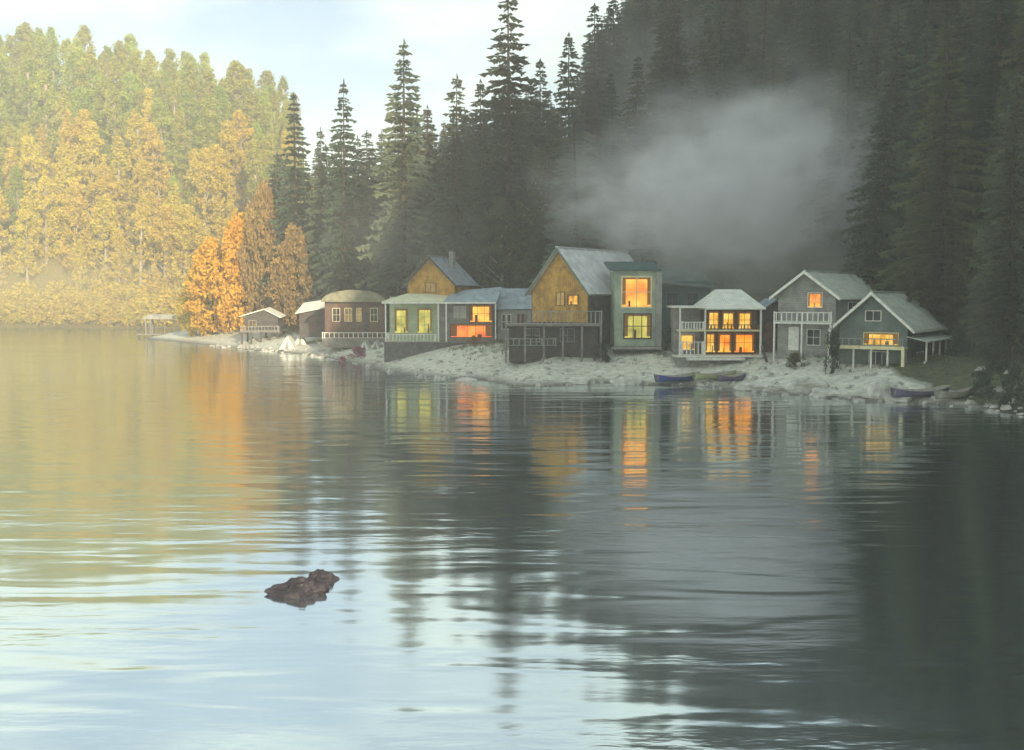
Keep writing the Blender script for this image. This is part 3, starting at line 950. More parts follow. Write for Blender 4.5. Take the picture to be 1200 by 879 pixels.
# mint wing
Tw = h.T(690, 405, 0, 0)
yw = -.9
MB(Tw).box(h.X(719), h.X(768), yw, 4.5, 0, h.Z(318)).build("wing_wall", M['mint'], h.root)
MB(Tw).box(h.X(719), h.X(768), yw, 4.5, -2.2, -.003).build("wing_foundation", M['dark_stone'], h.root)
MB(Tw).slab((h.X(712), yw - .5, h.Z(316.5)), (h.X(772), yw - .5, h.Z(316.5)), (h.X(772), 5, h.Z(305)), (h.X(712), 5, h.Z(305)), .16).build("wing_roof", M['teal'], h.root)
MB(Tw).box(h.X(766), h.X(773), yw - .35, yw - .003, 0, h.Z(317) - .22).build("corner_pillar", M['grey_boards'], h.root)
window(h, Tw, h.X(726), h.X(762), h.Z(361), h.Z(324), M['glow_orange'], 2, 2, M['cream_paint'], y=yw, bar=.16, label="big four-paned window glowing orange")
window(h, Tw, h.X(729), h.X(762), h.Z(397), h.Z(367), M['glow_lime'], 3, 2, M['dark_wood'], y=yw, bar=.14, label="lower window glowing dull yellow")
MB(Tw).box(h.X(715), h.X(772), yw - 1.2, yw - .003, -.3, -.05).build("doorstep", M['stone'], h.root)

# ---- teal house behind it
h = House("house", "dark teal house with low roof tucked behind the mint wing of the chalet", "house", 800, 392, 112)
Tt = h.T(800, 392, 0, 0)
MB(Tt).box(h.X(770), h.X(832), 0, 6, -1.5, h.Z(330)).build("wall", M['teal'], h.root)
MB(Tt).slab((h.X(766), -.6, h.Z(331)), (h.X(836), -.6, h.Z(337)), (h.X(832), 6.4, h.Z(312)), (h.X(768), 6.4, h.Z(308)), .18).build("roof", M['slate_green'], h.root)
window(h, Tt, h.X(780), h.X(794), h.Z(362), h.Z(343), M['dark_glass'], 2, 2, M['slate_green'])
window(h, Tt, h.X(804), h.X(818), h.Z(362), h.Z(343), M['dark_glass'], 2, 2, M['slate_green'])

# ---- ochre gabled house with cream porch
h = House("house", "ochre gabled house with cream porch roof, lime wall and red-orange lit room", "house", 512, 400, 120)
Tt = h.T(512, 400, 0, 0)
zu = h.Z(348)
x0, x1 = h.X(456), h.X(578)
MB(Tt).box(x0, h.X(514), .8, 7, 0, zu).build("wall", M['pale_green'], h.root)
MB(Tt).box(h.X(514) + .003, x1, .82, 7, 0, zu - .01).build("side_wall", M['grey_boards'], h.root)
MB(Tt).box(x0 - .4, x1 + .6, -1.6, 7, -2.4, -.12).build("foundation", M['dark_stone'], h.root)
MB(Tt).box(x0 - .5, x1 + .8, -1.8, .79, -.117, -.003).build("porch_floor", M['grey_wood'], h.root)
zp = h.Z(353)
pr = MB(Tt).slab((h.X(450), -1.7, zp), (h.X(520), -1.7, zp - .05), (h.X(530), 3.0, h.Z(344)), (h.X(474), 3.0, h.Z(344)), .14).build("porch_roof", M['roof_cream'], h.root)
MB(Tt).slab((h.X(520) + .02, -1.7, zp - .05), (h.X(582), -1.7, zp - .1), (h.X(588), 3.0, h.Z(336)), (h.X(530) + .02, 3.0, h.Z(341)), .14).build("side_roof", M['roof_blue'], h.root)
MB(Tt).box(h.X(450), h.X(581), -1.79, -1.71, zp - .3, zp - .1).build("fascia", M['white_paint'], h.root)
posts(h, Tt, [h.X(p) for p in (454, 515, 524, 581)], -1.55, -.003, zp - .3, M['white_paint'], .08)
window(h, Tt, h.X(461), h.X(478), h.Z(391), h.Z(361), M['glow_lime'], 2, 3, M['pale_green'], y=.8, label="window glowing pale yellow")
window(h, Tt, h.X(488), h.X(506), h.Z(391), h.Z(361), M['glow_lime'], 2, 3, M['pale_green'], y=.8, label="window glowing pale yellow")
window(h, Tt, h.X(550), h.X(577), h.Z(378), h.Z(357), M['glow_orange'], 3, 2, M['brown'], y=.82, label="window glowing orange")
window(h, Tt, h.X(527), h.X(577), h.Z(396), h.Z(379.5), M['glow_red'], 5, 1, M['brown'], y=.82, label="long low window glowing red-orange")
window(h, Tt, h.X(530), h.X(547), h.Z(374), h.Z(358), M['canvas'], 2, 1, M['grey_boards'], y=.82)
railing(h, Tt, h.X(456), h.X(512), -.003, h.Z(391), -1.5, 14, M['white_paint'])
th = 24
T = h.T(532, 348, 1.4, th)
Wg = (532 - 474) * h.s / math.cos(R(th)); Lg = 5.6
rf = gable(h, T, Wg, Lg, h.Z(331) - zu, h.Z(301) - zu, M['ochre'], M['roof_slate'], M['dark_wood'], .5, .55)
window(h, T, -Wg * .62, -Wg * .38, .55, 1.75, M['glow_dim'], 2, 2, M['brown'])
chimney(h, T, -Wg * .3, 3.2, 1.8, h.Z(300) - zu + .7, rf)

# ---- blue-grey roofed cottage between the two
h = House("cottage", "small cottage with blue-grey roof squeezed between the ochre house and the chalet", "cottage", 602, 398, 122)
Tt = h.T(602, 398, 0, 0)
MB(Tt).box(h.X(583), h.X(624), 0, 5, -1.5, h.Z(360)).build("wall", M['grey_boards'], h.root)
MB(Tt).slab((h.X(578), -.6, h.Z(362)), (h.X(628), -.6, h.Z(362)), (h.X(624), 2.6, h.Z(338)), (h.X(586), 2.6, h.Z(338)), .15) \
      .slab((h.X(578), 5.6, h.Z(362)), (h.X(628), 5.6, h.Z(362)), (h.X(624), 2.62, h.Z(338)), (h.X(586), 2.62, h.Z(338)), .15).build("roof", M['roof_blue'], h.root)
window(h, Tt, h.X(588), h.X(599), h.Z(386), h.Z(368), M['dark_glass'], 2, 2)
MB(Tt).box(h.X(606), h.X(616), -.06, -.004, -.3, h.Z(368)).build("door", M['brown'], h.root)

# ---- glowing two-storey veranda house
h = House("house", "two-storey veranda house with pale pyramid roof glowing yellow above and orange below", "house", 840, 416, 98)
Tt = h.T(840, 416, 0, 0)
xa, xm, xb = h.X(794), h.X(826), h.X(890)
zm, zt = h.Z(387), h.Z(361)
MB(Tt).box(xm, xb - .1, 1.0, 7, 0, zt - .01).build("wall", M['brown'], h.root)
MB(Tt).box(xa + .1, xm - .003, 2.4, 6, 0, zt - .02).build("side_wall", M['grey_boards'], h.root)
MB(Tt).box(xa - .2, xb + .2, -.9, 7, -2.3, -.18).build("foundation", M['stone'], h.root)
MB(Tt).box(xa - .4, xb + .3, -1.1, .99, -.177, -.003).build("veranda_floor", M['white_paint'], h.root)
MB(Tt).box(xa, xb, -.8, .99, zm - .09, zm + .05).build("balcony_floor", M['cream_paint'], h.root)
MB(Tt).box(xa - .25, xm + .2, -1.0, 6, zt + .003, zt + .2).build("flat_roof", M['white_paint'], h.root)
zq = h.Z(339)
cxr = h.X(861)
MB(Tt).add([(h.X(824), -1.2, zt), (h.X(893), -1.2, zt), (h.X(893), 7.5, zt), (h.X(824), 7.5, zt), (h.X(843), 2.6, zq), (h.X(874), 2.6, zq),
            (h.X(824), -1.2, zt - .14), (h.X(893), -1.2, zt - .14), (h.X(893), 7.5, zt - .14), (h.X(824), 7.5, zt - .14)],
           [(0, 1, 5, 4), (1, 2, 5), (2, 3, 4, 5), (3, 0, 4), (0, 6, 7, 1), (1, 7, 8, 2), (2, 8, 9, 3), (3, 9, 6, 0), (9, 8, 7, 6)]).build("roof", M['roof_pale'], h.root)
posts(h, Tt, [xa + .08, xm - .15], -.7, 0, zm - .095, M['white_paint'], .075)
posts(h, Tt, [xa + .08, xm - .15], -.7, zm + .055, zt, M['white_paint'], .075)
posts(h, Tt, [xb - .1], -.7, 0, zt - .145, M['white_paint'], .085)
railing(h, Tt, xa + .2, xm - .25, zm + .05, h.Z(377), -.72, 8, M['white_paint'])
railing(h, Tt, xa + .2, xm - .25, 0, h.Z(400), -.72, 6, M['white_paint'])
railing(h, Tt, xm - .02, xb - .22, zm + .05, h.Z(380), -.72, 16, M['brown'])
for a, b in ((831, 845), (847.5, 863), (865.5, 884)):
    window(h, Tt, h.X(a), h.X(b), h.Z(386) , h.Z(364.5), M['glow_yellow'], 2, 2, M['brown'], y=1.0, bar=.06, label="upper window glowing yellow")
for a, b, mm in ((828, 841, 'glow_yellow'), (843, 860, 'glow_orange'), (862, 887, 'glow_orange')):
    window(h, Tt, h.X(a), h.X(b), h.Z(414), h.Z(390), M[mm], 2, 2, M['brown'], y=1.0, bar=.06, label="lower window glowing orange")
window(h, Tt, h.X(800), h.X(819), h.Z(412), h.Z(392), M['glow_yellow'], 2, 1, M['white_paint'], y=2.4, bar=.07)
MB(Tt).box(h.X(802), h.X(868), -1.9, -1.103, -.42, -.2).build("step", M['white_paint'], h.root)

# ---- brown shed right of it
h = House("shed", "dark brown shed with sagging roof between the glowing veranda house and the white-gabled house", "shed", 903, 408, 99)
Tt = h.T(903, 408, 0, 0)
MB(Tt).prism([(h.X(892), -1.5), (h.X(921), -1.5), (h.X(921), h.Z(366)), (h.X(908), h.Z(352)), (h.X(892), h.Z(362))], 0, 4).build("wall", M['dark_wood'], h.root)
MB(Tt).slab((h.X(889), -.5, h.Z(363)), (h.X(908), -.5, h.Z(350)), (h.X(908), 4.3, h.Z(350)), (h.X(889), 4.3, h.Z(363)), .12) \
      .slab((h.X(908), -.5, h.Z(350) + .01), (h.X(925), -.5, h.Z(366)), (h.X(925), 4.3, h.Z(366)), (h.X(908), 4.3, h.Z(350) + .01), .12).build("roof", M['roof_slate'], h.root)
MB(Tt).box(h.X(897), h.X(909), -.06, -.004, -.4, h.Z(378)).build("door", M['brown'], h.root)

# ---- white-trimmed gable house
h = House("house", "grey gabled house with white bargeboards, small orange window and upstairs balcony", "house", 978, 412, 92)
th = 37
Wg = (978 - 922) * h.s / math.cos(R(th)); Lg = (1104 - 978) * h.s / math.sin(R(th))
T = h.T(978, 412, 0, th)
ze, zr = h.Z(345), h.Z(319)
rf = gable(h, T, Wg, Lg, ze, zr, M['grey_boards'], M['roof_green'], M['white_paint'], .6, .75)
footing(h, T, -Wg, 0, 0, Lg, M['stone'])
window(h, T, -Wg * .48, -Wg * .22, h.Z(361), h.Z(343), M['glow_orange'], 2, 2, M['white_paint'], label="small gable window glowing orange")
zb = h.Z(378)
MB(T).box(-Wg, 0, -1.1, -.003, zb - .15, zb).build("balcony_floor", M['white_paint'], h.root)
railing(h, T, -Wg, 0, zb, h.Z(366), -1.0, 11, M['white_paint'])
posts(h, T, [-Wg + .08, -Wg * .5, -.08], -1.0, -1.2, zb - .15, M['white_paint'], .075)
MB(T).box(-Wg * .80, -Wg * .62, -.06, -.004, .0, h.Z(384)).build("door", M['white_paint'], h.root)
window(h, T, -Wg * .48, -Wg * .24, .5, h.Z(386), M['dark_glass'], 2, 2)
Ts = side(T)
window(h, Ts, Lg * .2, Lg * .36, h.Z(372), h.Z(354), M['dark_glass'], 2, 2)
window(h, Ts, Lg * .55, Lg * .71, h.Z(372), h.Z(354), M['dark_glass'], 2, 2)

# ---- lower house at the right end, yellow-lit balcony and columned porch
h = House("house", "low slate-green lake house with yellow-lit balcony and white columned porch, rightmost of the village", "house", 1062, 436, 86)
th = 36
Wg = (1062 - 998) * h.s / math.cos(R(th)); Lg = (1148 - 1062) * h.s / math.sin(R(th))
T = h.T(1062, 436, 0, th)
ze, zr = h.Z(380), h.Z(344)
rf = gable(h, T, Wg, Lg, ze, zr, M['slate_green'], M['roof_green'], M['white_paint'], .75, .8)
footing(h, T, -Wg - .3, .0, 0, Lg, M['stone'])
zb = h.Z(407)
MB(T).box(-Wg - .8, .1, -1.3, -.003, zb - .12, zb).build("balcony_floor", M['cream_paint'], h.root)
MB(T).box(-Wg - .8, .1, -1.36, -1.303, zb - .2, zb + .1).build("balcony_edge", M['cream_paint'], h.root)
window(h, T, -Wg * .64, -Wg * .12, zb + .12, h.Z(390), M['glow_yellow'], 4, 1, M['cream_paint'], label="balcony window glowing yellow")
window(h, T, -Wg * .62, -Wg * .38, h.Z(377), h.Z(364), M['dark_glass'], 2, 1)
railing(h, T, -Wg - .7, .0, zb, zb + .75, -1.2, 12, M['grey_boards'])
posts(h, T, [-Wg - .6, -Wg * .72, -Wg * .46, -Wg * .22], -1.15, -.3, zb - .125, M['white_paint'], .07)
posts(h, T, [.0], -1.18, -.3, zb - .125, M['cream_paint'], .13)
MB(T).box(-Wg - 1.0, .5, -1.7, -.003, -.5, -.303).build("porch_floor", M['grey_wood'], h.root)
window(h, T, -Wg * .55, -Wg * .25, .1, zb - .4, M['dark_glass'], 3, 1)
Ts = side(T)
MB(Ts).box(.1, Lg, -1.5, -.003, -.6, -.2).build("side_porch_floor", M['white_paint'], h.root)
zsp = h.Z(396)
MB(Ts).slab((-.1, -1.8, zsp - .25), (Lg + .1, -1.8, zsp - .25), (Lg + .1, -.003, zsp + .15), (-.1, -.003, zsp + .15), .1).build("porch_roof", M['roof_green'], h.root)
posts(h, Ts, [Lg * f for f in (.08, .3, .52, .74, .95)], -1.4, -.2, zsp - .28, M['white_paint'], .07)
railing(h, Ts, .2, Lg - .1, -.2, h.Z(424), -1.4, 16, M['white_paint'])
window(h, Ts, Lg * .3, Lg * .5, .2, 1.6, M['dark_glass'], 2, 2)

# ---- long brown shed with rounded olive roof at the left
h = House("boat_shed", "long brown shed with rounded olive roof left of the ochre house", "shed", 415, 394, 140)
Tt = h.T(415, 394, 0, 0)
xa, xb = h.X(381), h.X(450)
MB(Tt).box(xa, xb, 0, 6, -1.5, h.Z(354)).build("wall", M['brown'], h.root)
arc = [(xa - .4 + (xb - xa + .8) * (0.5 - .5 * math.cos(math.pi * k / 12)), h.Z(354) + (h.Z(340) - h.Z(354)) * math.sin(math.pi * k / 12)) for k in range(13)]
MB(Tt).prism(arc[::-1], -.7, 6.4).build("roof", M['roof_olive'], h.root)
for a, b in ((390, 399), (404, 413), (418, 424), (434, 443)):
    window(h, Tt, h.X(a), h.X(b), h.Z(377), h.Z(361), M['glow_dim'] if a in (404, 418) else M['dark_glass'], 2, 2, M['cream_paint'])
MB(Tt).box(h.X(426), h.X(432), -.06, -.004, -.4, h.Z(366)).build("door", M['dark_wood'], h.root)
MB(Tt).box(xa, xb + 1, -2.2, -.003, -1.5, -.25).build("deck", M['grey_wood'], h.root)
railing(h, Tt, xa, xb + 1, -.25, h.Z(389), -2.1, 14, M['white_paint'])

# ---- pale roofed lean-to
h = House("hut", "small hut with pale tilted roof behind the two white tents", "hut", 366, 386, 150)
Tt = h.T(366, 386, 0, 0)
MB(Tt).prism([(h.X(351), -1.2), (h.X(383), -1.2), (h.X(383), h.Z(360)), (h.X(351), h.Z(366))], 0, 3.2).build("wall", M['dark_wood'], h.root)
MB(Tt).slab((h.X(347), -.7, h.Z(367)), (h.X(387), -.7, h.Z(359)), (h.X(385), 3.4, h.Z(350)), (h.X(351), 3.4, h.Z(355)), .14).build("roof", M['roof_pale'], h.root)
MB(Tt).box(h.X(363), h.X(371), -.05, -.004, -.3, h.Z(372)).build("door", M['brown'], h.root)

# ---- stilted hut at the water
h = House("stilt_hut", "little dark hut on stilts with pale sloping roof at the water's edge", "hut", 306, 400, 163)
Tt = h.T(306, 400, 0, 0)
zf = h.Z(388)
MB(Tt).box(h.X(283), h.X(330), -1, 3.2, zf - .18, zf).build("deck", M['grey_wood'], h.root)
MB(Tt).prism([(h.X(287), zf + .003), (h.X(326), zf + .003), (h.X(326), h.Z(371)), (h.X(310), h.Z(364)), (h.X(287), h.Z(369))], 0, 3).build("wall", M['dark_wood'], h.root)
MB(Tt).slab((h.X(282), -.6, h.Z(370.5)), (h.X(311), -.6, h.Z(362)), (h.X(311), 3.4, h.Z(360)), (h.X(282), 3.4, h.Z(369)), .14) \
      .slab((h.X(311) + .02, -.6, h.Z(362)), (h.X(331), -.6, h.Z(372)), (h.X(331), 3.4, h.Z(370)), (h.X(311) + .02, 3.4, h.Z(360)), .14).build("roof", M['roof_pale'], h.root)
posts(h, Tt, [h.X(p) for p in (285, 296, 307, 318, 328)], -.85, -2.2, zf - .185, M['dark_wood'], .13, "stilt")
posts(h, Tt, [h.X(p) for p in (285, 307, 328)], 2.8, -2.2, zf - .185, M['dark_wood'], .13, "stilt")
window(h, Tt, h.X(292), h.X(301), h.Z(384), h.Z(375), M['glow_dim'], 2, 1, M['grey_boards'])
railing(h, Tt, h.X(284), h.X(329), zf, h.Z(382), -.92, 12, M['grey_boards'])

# ---- open landing pavilion at the tip of the spit
h = House("pavilion", "open-sided grey pavilion on a landing stage at the tip of the spit", "pavilion", 194, 391, 204)
Tt = h.T(194, 391, 0, 0)
xa, xb = h.X(172), h.X(226)
zr0 = h.Z(374)
MB(Tt).box(xa - 1.5, xb + 3, -1.4, 3.6, -.22, .0).build("deck", M['grey_wood'], h.root)
rp = [(xa - .6, zr0), (xb + .4, zr0), (xb - .3, h.Z(368.5)), (xa + .7, h.Z(368.5))]
MB(Tt).prism(rp, -1.2, 3.4).build("roof", M['grey_boards'], h.root)
posts(h, Tt, [xa + .2, xa + 1.2, xb - 2.2, xb - .2], -.9, .003, zr0 - .003, M['grey_wood'], .16)
posts(h, Tt, [xa + .2, xb - .2], 3.0, .003, zr0 - .003, M['grey_wood'], .16)
railing(h, Tt, xa + .3, xb - .3, .003, h.Z(384), -.9, 6, M['grey_wood'])
posts(h, Tt, [xa - 1.2, xa + 1.5, xb - 1.5, xb + 1.5, xb + 2.8], -1.2, -2.2, -.224, M['dark_wood'], .16, "stilt")

# ------------------------------------------------------------------ tents, boats, rocks and other small things
def tent(px, py, Y, w, hgt, label):
    p = pt(px, py, Y); z = gz(p.x, Y)
    e = empty("tent", (p.x, Y, z), label, "tent", "white tents on the beach", R(random.uniform(-12, 12)))
    MB().add([(-w / 2, -.9, 0), (w / 2, -.9, 0), (0.05, -.75, hgt), (-w / 2, 1.3, 0), (w / 2, 1.3, 0), (0.05, 1.1, hgt * .96)],
             [(0, 1, 2), (4, 3, 5), (1, 4, 5, 2), (3, 0, 2, 5), (0, 3, 4, 1)]).build("canopy", M['canvas'], e)
    MB().add([(-.28, -.93, 0), (.28, -.93, 0), (.05, -.80, hgt * .72), (-.28, -.90, 0), (.28, -.90, 0), (.05, -.775, hgt * .72)],
             [(0, 1, 2), (5, 4, 3), (0, 3, 4, 1), (1, 4, 5, 2), (2, 5, 3, 0)]).build("door_flap", M['grey_boards'], e)
    MB().cyl((.05, -.8, 0), (.05, -.8, hgt + .25), .035, .03, 6).build("pole", M['grey_wood'], e)
tent(338, 391, 150, 2.6, 2.1, "wider white tent, left one of the pair in front of the tilted-roof hut")
tent(352, 390, 152, 1.9, 1.8, "narrow white tent, right one of the pair in front of the tilted-roof hut")
tent(428, 396, 134, 1.5, 1.4, "small white tent in front of the long brown shed, beside the magenta flowers")
tent(441, 395, 133, 1.1, 1.1, "tiniest white tent at the right end of the long brown shed")

def boat(px, py, Y, ln, rz, hull_m, label, tilt=0.0):
    p = pt(px, py, Y); z = gz(p.x, Y)
    e = empty("rowing_boat", (p.x, Y, max(z, -.1) + .05), label, "boat", "rowing boats drawn up on the beach", rz)
    e.rotation_euler[0] = tilt
    n, prof = 14, []
    rings_o, rings_i = [], []
    vs, fs = [], []
    for k in range(n + 1):
        t = k / n
        x = (t - .5) * ln
        w = .62 * math.sin(math.pi * min(1, .12 + t * .86)) ** .6 * (ln / 4)
        if k == n: w = .03
        sh = .48 + .28 * (2 * t - 1) ** 2 + (.12 * t)
        keel = .04 + .22 * max(0, t - .72) ** 1.5 * 4
        ring = [(x, -w, sh), (x, -w * .86, sh * .55 + keel * .3), (x, -w * .45, keel + .06), (x, 0, keel),
                (x, w * .45, keel + .06), (x, w * .86, sh * .55 + keel * .3), (x, w, sh)]
        inner = [(x, a[1] * .93, a[2] + .03 if j not in (0, 6) else a[2]) for j, a in enumerate(ring)]
        rings_o.append(ring); rings_i.append(inner)
    def skin(rings, flip):
        b = MB()
        v = [p for r in rings for p in r]
        f = []
        for k in range(n):
            for j in range(6):
                q = (k * 7 + j, k * 7 + j + 1, (k + 1) * 7 + j + 1, (k + 1) * 7 + j)
                f.append(q if not flip else q[::-1])
        f.append(tuple(range(7)) if flip else tuple(range(6, -1, -1)))
        return b.add(v, f)
    skin(rings_o, True).build("hull", hull_m, e, True)
    skin(rings_i, False).build("lining", M['boat_in'], e, True)
    g = MB()
    for k in range(n):
        for j in (0, 6):
            a, b_ = rings_o[k][j], rings_o[k + 1][j]
            g.cyl(a, b_, .035, .035, 5)
    g.build("gunwale", M['boat_in'] if hull_m is not M['boat_in'] else M['grey_wood'], e)
    for t in (.28, .55, .76):
        x = (t - .5) * ln
        w = .62 * math.sin(math.pi * min(1, .12 + t * .86)) ** .6 * (ln / 4) * .9
        MB().box(x - .12, x + .12, -w, w, .36, .40).build("thwart", M['grey_wood'], e)
    return e
boat(795, 448, 92.5, 5.0, R(28), M['boat_blue'], "blue rowing boat drawn up at the water's edge below the veranda house")
boat(838, 448, 92.0, 4.4, R(18), M['boat_green'], "pale green rowing boat beside the blue one")
boat(858, 452, 90.3, 2.6, R(8), M['boat_violet'], "small violet dinghy beside the pale green boat")
boat(1080, 468, 77.2, 5.0, R(14), M['boat_violet'], "long violet rowing boat on the shore below the rightmost house")
boat(1118, 472, 75.4, 3.6, R(24), M['boat_in'], "pale unpainted rowing boat at the far right of the shore")

def rock(px, py, Y, sx, sy, sz, m, label, cat="boulder", group=None, seed=0, zfix=None):
    g = np.random.default_rng(seed)
    p = pt(px, py, Y)
    z = gz(p.x, Y) if zfix is None else zfix
    n, k = 18, 11
    vs, fs = [], []
    ph = g.uniform(0, 6.28, 6)
    for i in range(k + 1):
        a = -math.pi / 2 + math.pi * i / k
        for j in range(n):
            b = 2 * math.pi * j / n
            d = np.array((math.cos(a) * math.cos(b), math.cos(a) * math.sin(b), math.sin(a)))
            r = 1 + .16 * math.sin(3 * d[0] + ph[0]) + .14 * math.sin(4 * d[1] + ph[1]) + .12 * math.sin(5 * d[2] + 3 * d[0] + ph[2]) + .06 * math.sin(9 * d[0] + 7 * d[1] + ph[3]) + g.normal(0, .02)
            d = np.sign(d) * np.abs(d) ** .85
            vs.append((d[0] * r * sx, d[1] * r * sy, d[2] * r * sz))
    for i in range(k):
        for j in range(n):
            fs.append((i * n + j, i * n + (j + 1) % n, (i + 1) * n + (j + 1) % n, (i + 1) * n + j))
    o = MB().add(vs, fs).build("boulder" if cat == "boulder" else "rock", m)
    o.location = (p.x, Y, z + sz * .25)
    o.rotation_euler = (0, 0, g.uniform(-.4, .4))
    return tag(o, label, cat, group)
RG = "pale boulders along the waterline"
rocks = [(885, 459, 86.5, 1.5, .8, .45, "flat pale boulder at the waterline right of the violet dinghy"),
         (915, 462, 84.5, 1.2, .8, .40, "low pale boulder second in the row right of the violet dinghy"),
         (945, 460, 84.0, 1.5, .9, .75, "tall pale boulder below the white-gabled house"),
         (972, 466, 80.8, 1.3, .8, .45, "broad pale boulder right of the tall one"),
         (1012, 470, 78.6, 1.2, .7, .40, "low pale boulder left of the peaked one"),
         (1040, 467, 78.8, 1.5, .9, .85, "peaked pale boulder below the rightmost house"),
         (1052, 472, 77.0, .9, .6, .35, "small pale boulder under the bow of the violet rowing boat"),
         (668, 443, 93.5, 1.9, .9, .45, "long pale boulder on the beach in front of the chalet terrace"),
         (735, 446, 93.0, 1.6, .9, .50, "pale boulder on the beach below the mint wing"),
         (548, 446, 97.8, 1.2, .6, .3, "small pale boulder at the waterline below the ochre house")]
for i, (px, py, Y, a, b, c, lab) in enumerate(rocks):
    rock(px, py, Y, a, b, c, M['pale_rock'], lab, group=RG, seed=40 + i)

# added rocks standing in for a dark ripple patch in mid lake
from mathutils import noise as mnoise
def standin_rock(px, py, sx, sy, sz, label, seed, rz=0.0):
    q = on_water(px, py)
    n, k = 40, 24
    vs, fs = [], []
    for i in range(k + 1):
        a = -math.pi / 2 + math.pi * i / k
        for j in range(n):
            b = 2 * math.pi * j / n
            d = Vector((math.cos(a) * math.cos(b), math.cos(a) * math.sin(b), math.sin(a)))
            r = 1 + .55 * mnoise.noise(d * 1.3 + Vector((seed, 0, 0))) + .30 * abs(mnoise.noise(d * 2.9 + Vector((0, seed, 0)))) + .14 * mnoise.noise(d * 7 + Vector((0, 0, seed)))
            vs.append((d.x * r * sx, d.y * r * sy, d.z * r * sz))
    for i in range(k):
        for j in range(n):
            fs.append((i * n + j, i * n + (j + 1) % n, (i + 1) * n + (j + 1) % n, (i + 1) * n + j))
    o = MB().add(vs, fs).build("rock", M['ripple_rock'])
    o.location = (q.x, q.y, sz * .02); o.rotation_euler[2] = rz
    return tag(o, label, "rock", "added rocks standing in for a dark patch on the lake")
standin_rock(350, 694, .66, .48, .32, "larger added rock standing in for the dark violet patch on the lake", 11.3)
standin_rock(374, 681, .40, .32, .24, "smaller added dark rock behind the right end of the larger stand-in rock", 8.2, .6)

# leaning dark mooring post by the shed
p = pt(897, 431, 95); z = gz(p.x, 95)
e = empty("mooring_post", (p.x, 95, z), "dark leaning mooring post on the beach right of the veranda house", "post", rz=0)
MB().cyl((.3, 0, -.5), (-.35, .1, 1.5), .14, .11, 8).build("shaft", M['dark_wood'], e)
MB().cyl((-.30, .1, 1.36), (-.36, .1, 1.56), .15, .13, 8).build("cap", M['grey_wood'], e)

# shrubs and flowers
def bush(px, py, Y, wpx, hgt, proto, m, label, cat):
    p = pt(px, py, Y)
    return plant_tree(proto, p.x, Y, gz(p.x, Y) - .25, wpx * Y / FPX / 5.2, hgt / 4.0, label, cat, crown_mat=m)
bush(420, 404, 129, 30, 1.6, BSH[0], M['petal'], "sprawling magenta flowering bush on the bank below the long brown shed", "flowers")
bush(402, 412, 124, 16, 1.2, BSH[1], M['petal'], "little magenta flowering bush nearest the water", "flowers")
bush(976, 430, 87, 26, 4.0, BSH[0], M['leaf_dark'], "dark green bush standing between the two right-hand gabled houses", "bush")
bush(1122, 440, 88, 40, 3.2, BSH[1], M['leaf_dark'], "dark bush at the right end of the rightmost house", "bush")
bush(706, 408, 101, 30, 2.2, BSH[1], M['leaf_dark'], "dark grey-green bush between the terrace and the mint wing", "bush")
bush(782, 410, 103, 26, 2.6, BSH[0], M['leaf_dark'], "dark bush at the corner of the teal house", "bush")
bush(556, 402, 116, 20, 1.2, BSH[1], M['leaf_rust'], "low reddish bush under the red-orange window", "bush")
bush(1150, 462, 75, 40, 2.4, BSH[0], M['leaf_dark'], "dark bush hanging over the water near the right end of the shore", "bush")
bush(1185, 470, 71, 46, 3.0, BSH[1], M['leaf_dark'], "dark overhanging bush at the far right of the shore", "bush")
bush(1168, 452, 80, 40, 2.8, BSH[1], M['leaf_dark'], "dark bush behind the two overhanging ones at right", "bush")
bush(932, 424, 91, 34, 1.6, BSH[0], M['olive'], "olive bush under the balcony of the white-gabled house", "bush")
g = np.random.default_rng(99)
for i in range(46):     # brushwood along the far shore
    px = -10 + 235 * (i + g.uniform(0, .8)) / 46
    yy = g.uniform(284, 290) if px < 150 else g.uniform(278, 284)
    x = (px - 600) / FPX * yy
    yy = 262.0
    while float(shore_dist(np.array([(px - 600) / FPX * yy]), np.array([yy]))[0]) < .6 + 2.6 * (i % 2) and yy < 300: yy += .5
    x = (px - 600) / FPX * yy
    z = gz(x, yy)
    if z < .2: continue
    k = g.uniform(1.2, 2.4)
    plant_tree(BSH[i % 2], x, yy, z - .3, k * 1.3, k, "low golden bush at the water's edge of the far sunny shore", "bush", "golden bushes along the far shore",
               crown_mat=M['leaf_gold'])

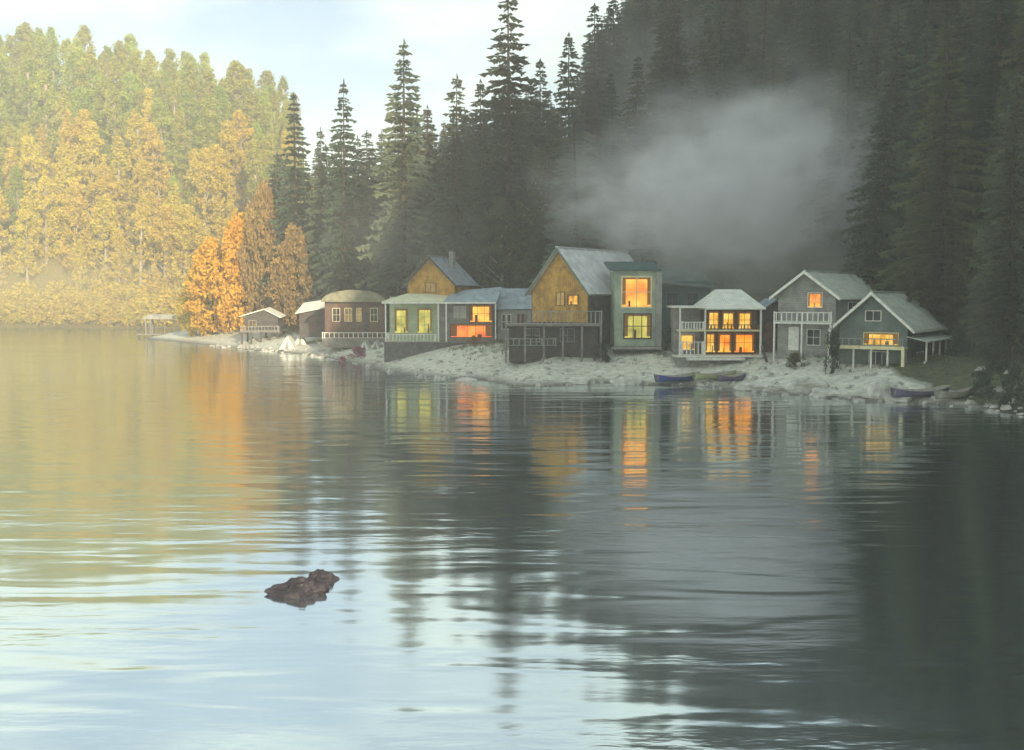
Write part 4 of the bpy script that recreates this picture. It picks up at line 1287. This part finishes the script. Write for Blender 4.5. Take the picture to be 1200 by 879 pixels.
# loose shingle and tufts of grass on the village beach
g = np.random.default_rng(5)
sv, sf, tv, tf = [], [], [], []
X = g.uniform(-70, 46, 30000); Y = g.uniform(60, 170, 30000)
SD = shore_dist(X, Y)
ok = (SD > -0.3) & (SD < 15)
X, Y, SD = X[ok], Y[ok], SD[ok]
ZZ = height(X, Y)
for x, y, sd, z in zip(X, Y, SD, ZZ):
    u = 600 + x / y * FPX
    if sd < 9 and g.random() < .55 * math.exp(-max(sd, 0) / 3) + .05 and z < 2.7:
        r = .07 + .34 * g.random() ** 3
        a = g.uniform(0, 6.28)
        base = len(sv)
        for kx in range(6):
            b = a + kx * 1.047
            rr = r * g.uniform(.75, 1.25)
            sv.append((x + rr * 1.3 * math.cos(b), y + rr * math.sin(b), z - .05))
        for kx in range(6):
            b = a + kx * 1.047 + .3
            rr = r * g.uniform(.45, .75)
            sv.append((x + rr * 1.3 * math.cos(b), y + rr * math.sin(b), z + r * g.uniform(.45, .8)))
        for kx in range(6):
            k2 = (kx + 1) % 6
            sf.append((base + kx, base + k2, base + 6 + k2, base + 6 + kx))
        sf.append((base + 6, base + 7, base + 8, base + 9)); sf.append((base + 9, base + 10, base + 11, base + 6))
    elif sd > 5.5 and g.random() < .5 * min(1, (sd - 5.5) / 6):
        for kx in range(9):
            a = g.uniform(0, 6.28); o = g.normal(0, .18, 2); hgt = g.uniform(.15, .5); w = .03
            bx, by = x + o[0], y + o[1]
            base = len(tv)
            tv += [(bx - w * math.cos(a), by - w * math.sin(a), z - .03), (bx + w * math.cos(a), by + w * math.sin(a), z - .03),
                   (bx + g.normal(0, .12), by + g.normal(0, .12), z + hgt)]
            tf.append((base, base + 1, base + 2))
M['shingle'] = mat("shingle_stones", (0.55, 0.53, 0.46), 0.9, (0.20, 0.19, 0.18), 1.6)
M['tuft'] = mat("dry_grass", (0.16, 0.16, 0.08), 0.9, (0.08, 0.085, 0.045), 0.8, translucent=0.2)
o = MB(); o.v, o.f = sv, sf
tag(o.build("shingle", M['shingle']), "loose grey and pale stones strewn along the village beach", "stones", kind='stuff')
o = MB(); o.v, o.f = tv, tf
tag(o.build("grass", M['tuft']), "tufts of dull grass on the bank in front of the houses", "grass", kind='stuff')
print("shingle", len(sf) // 8, "grass", len(tf))
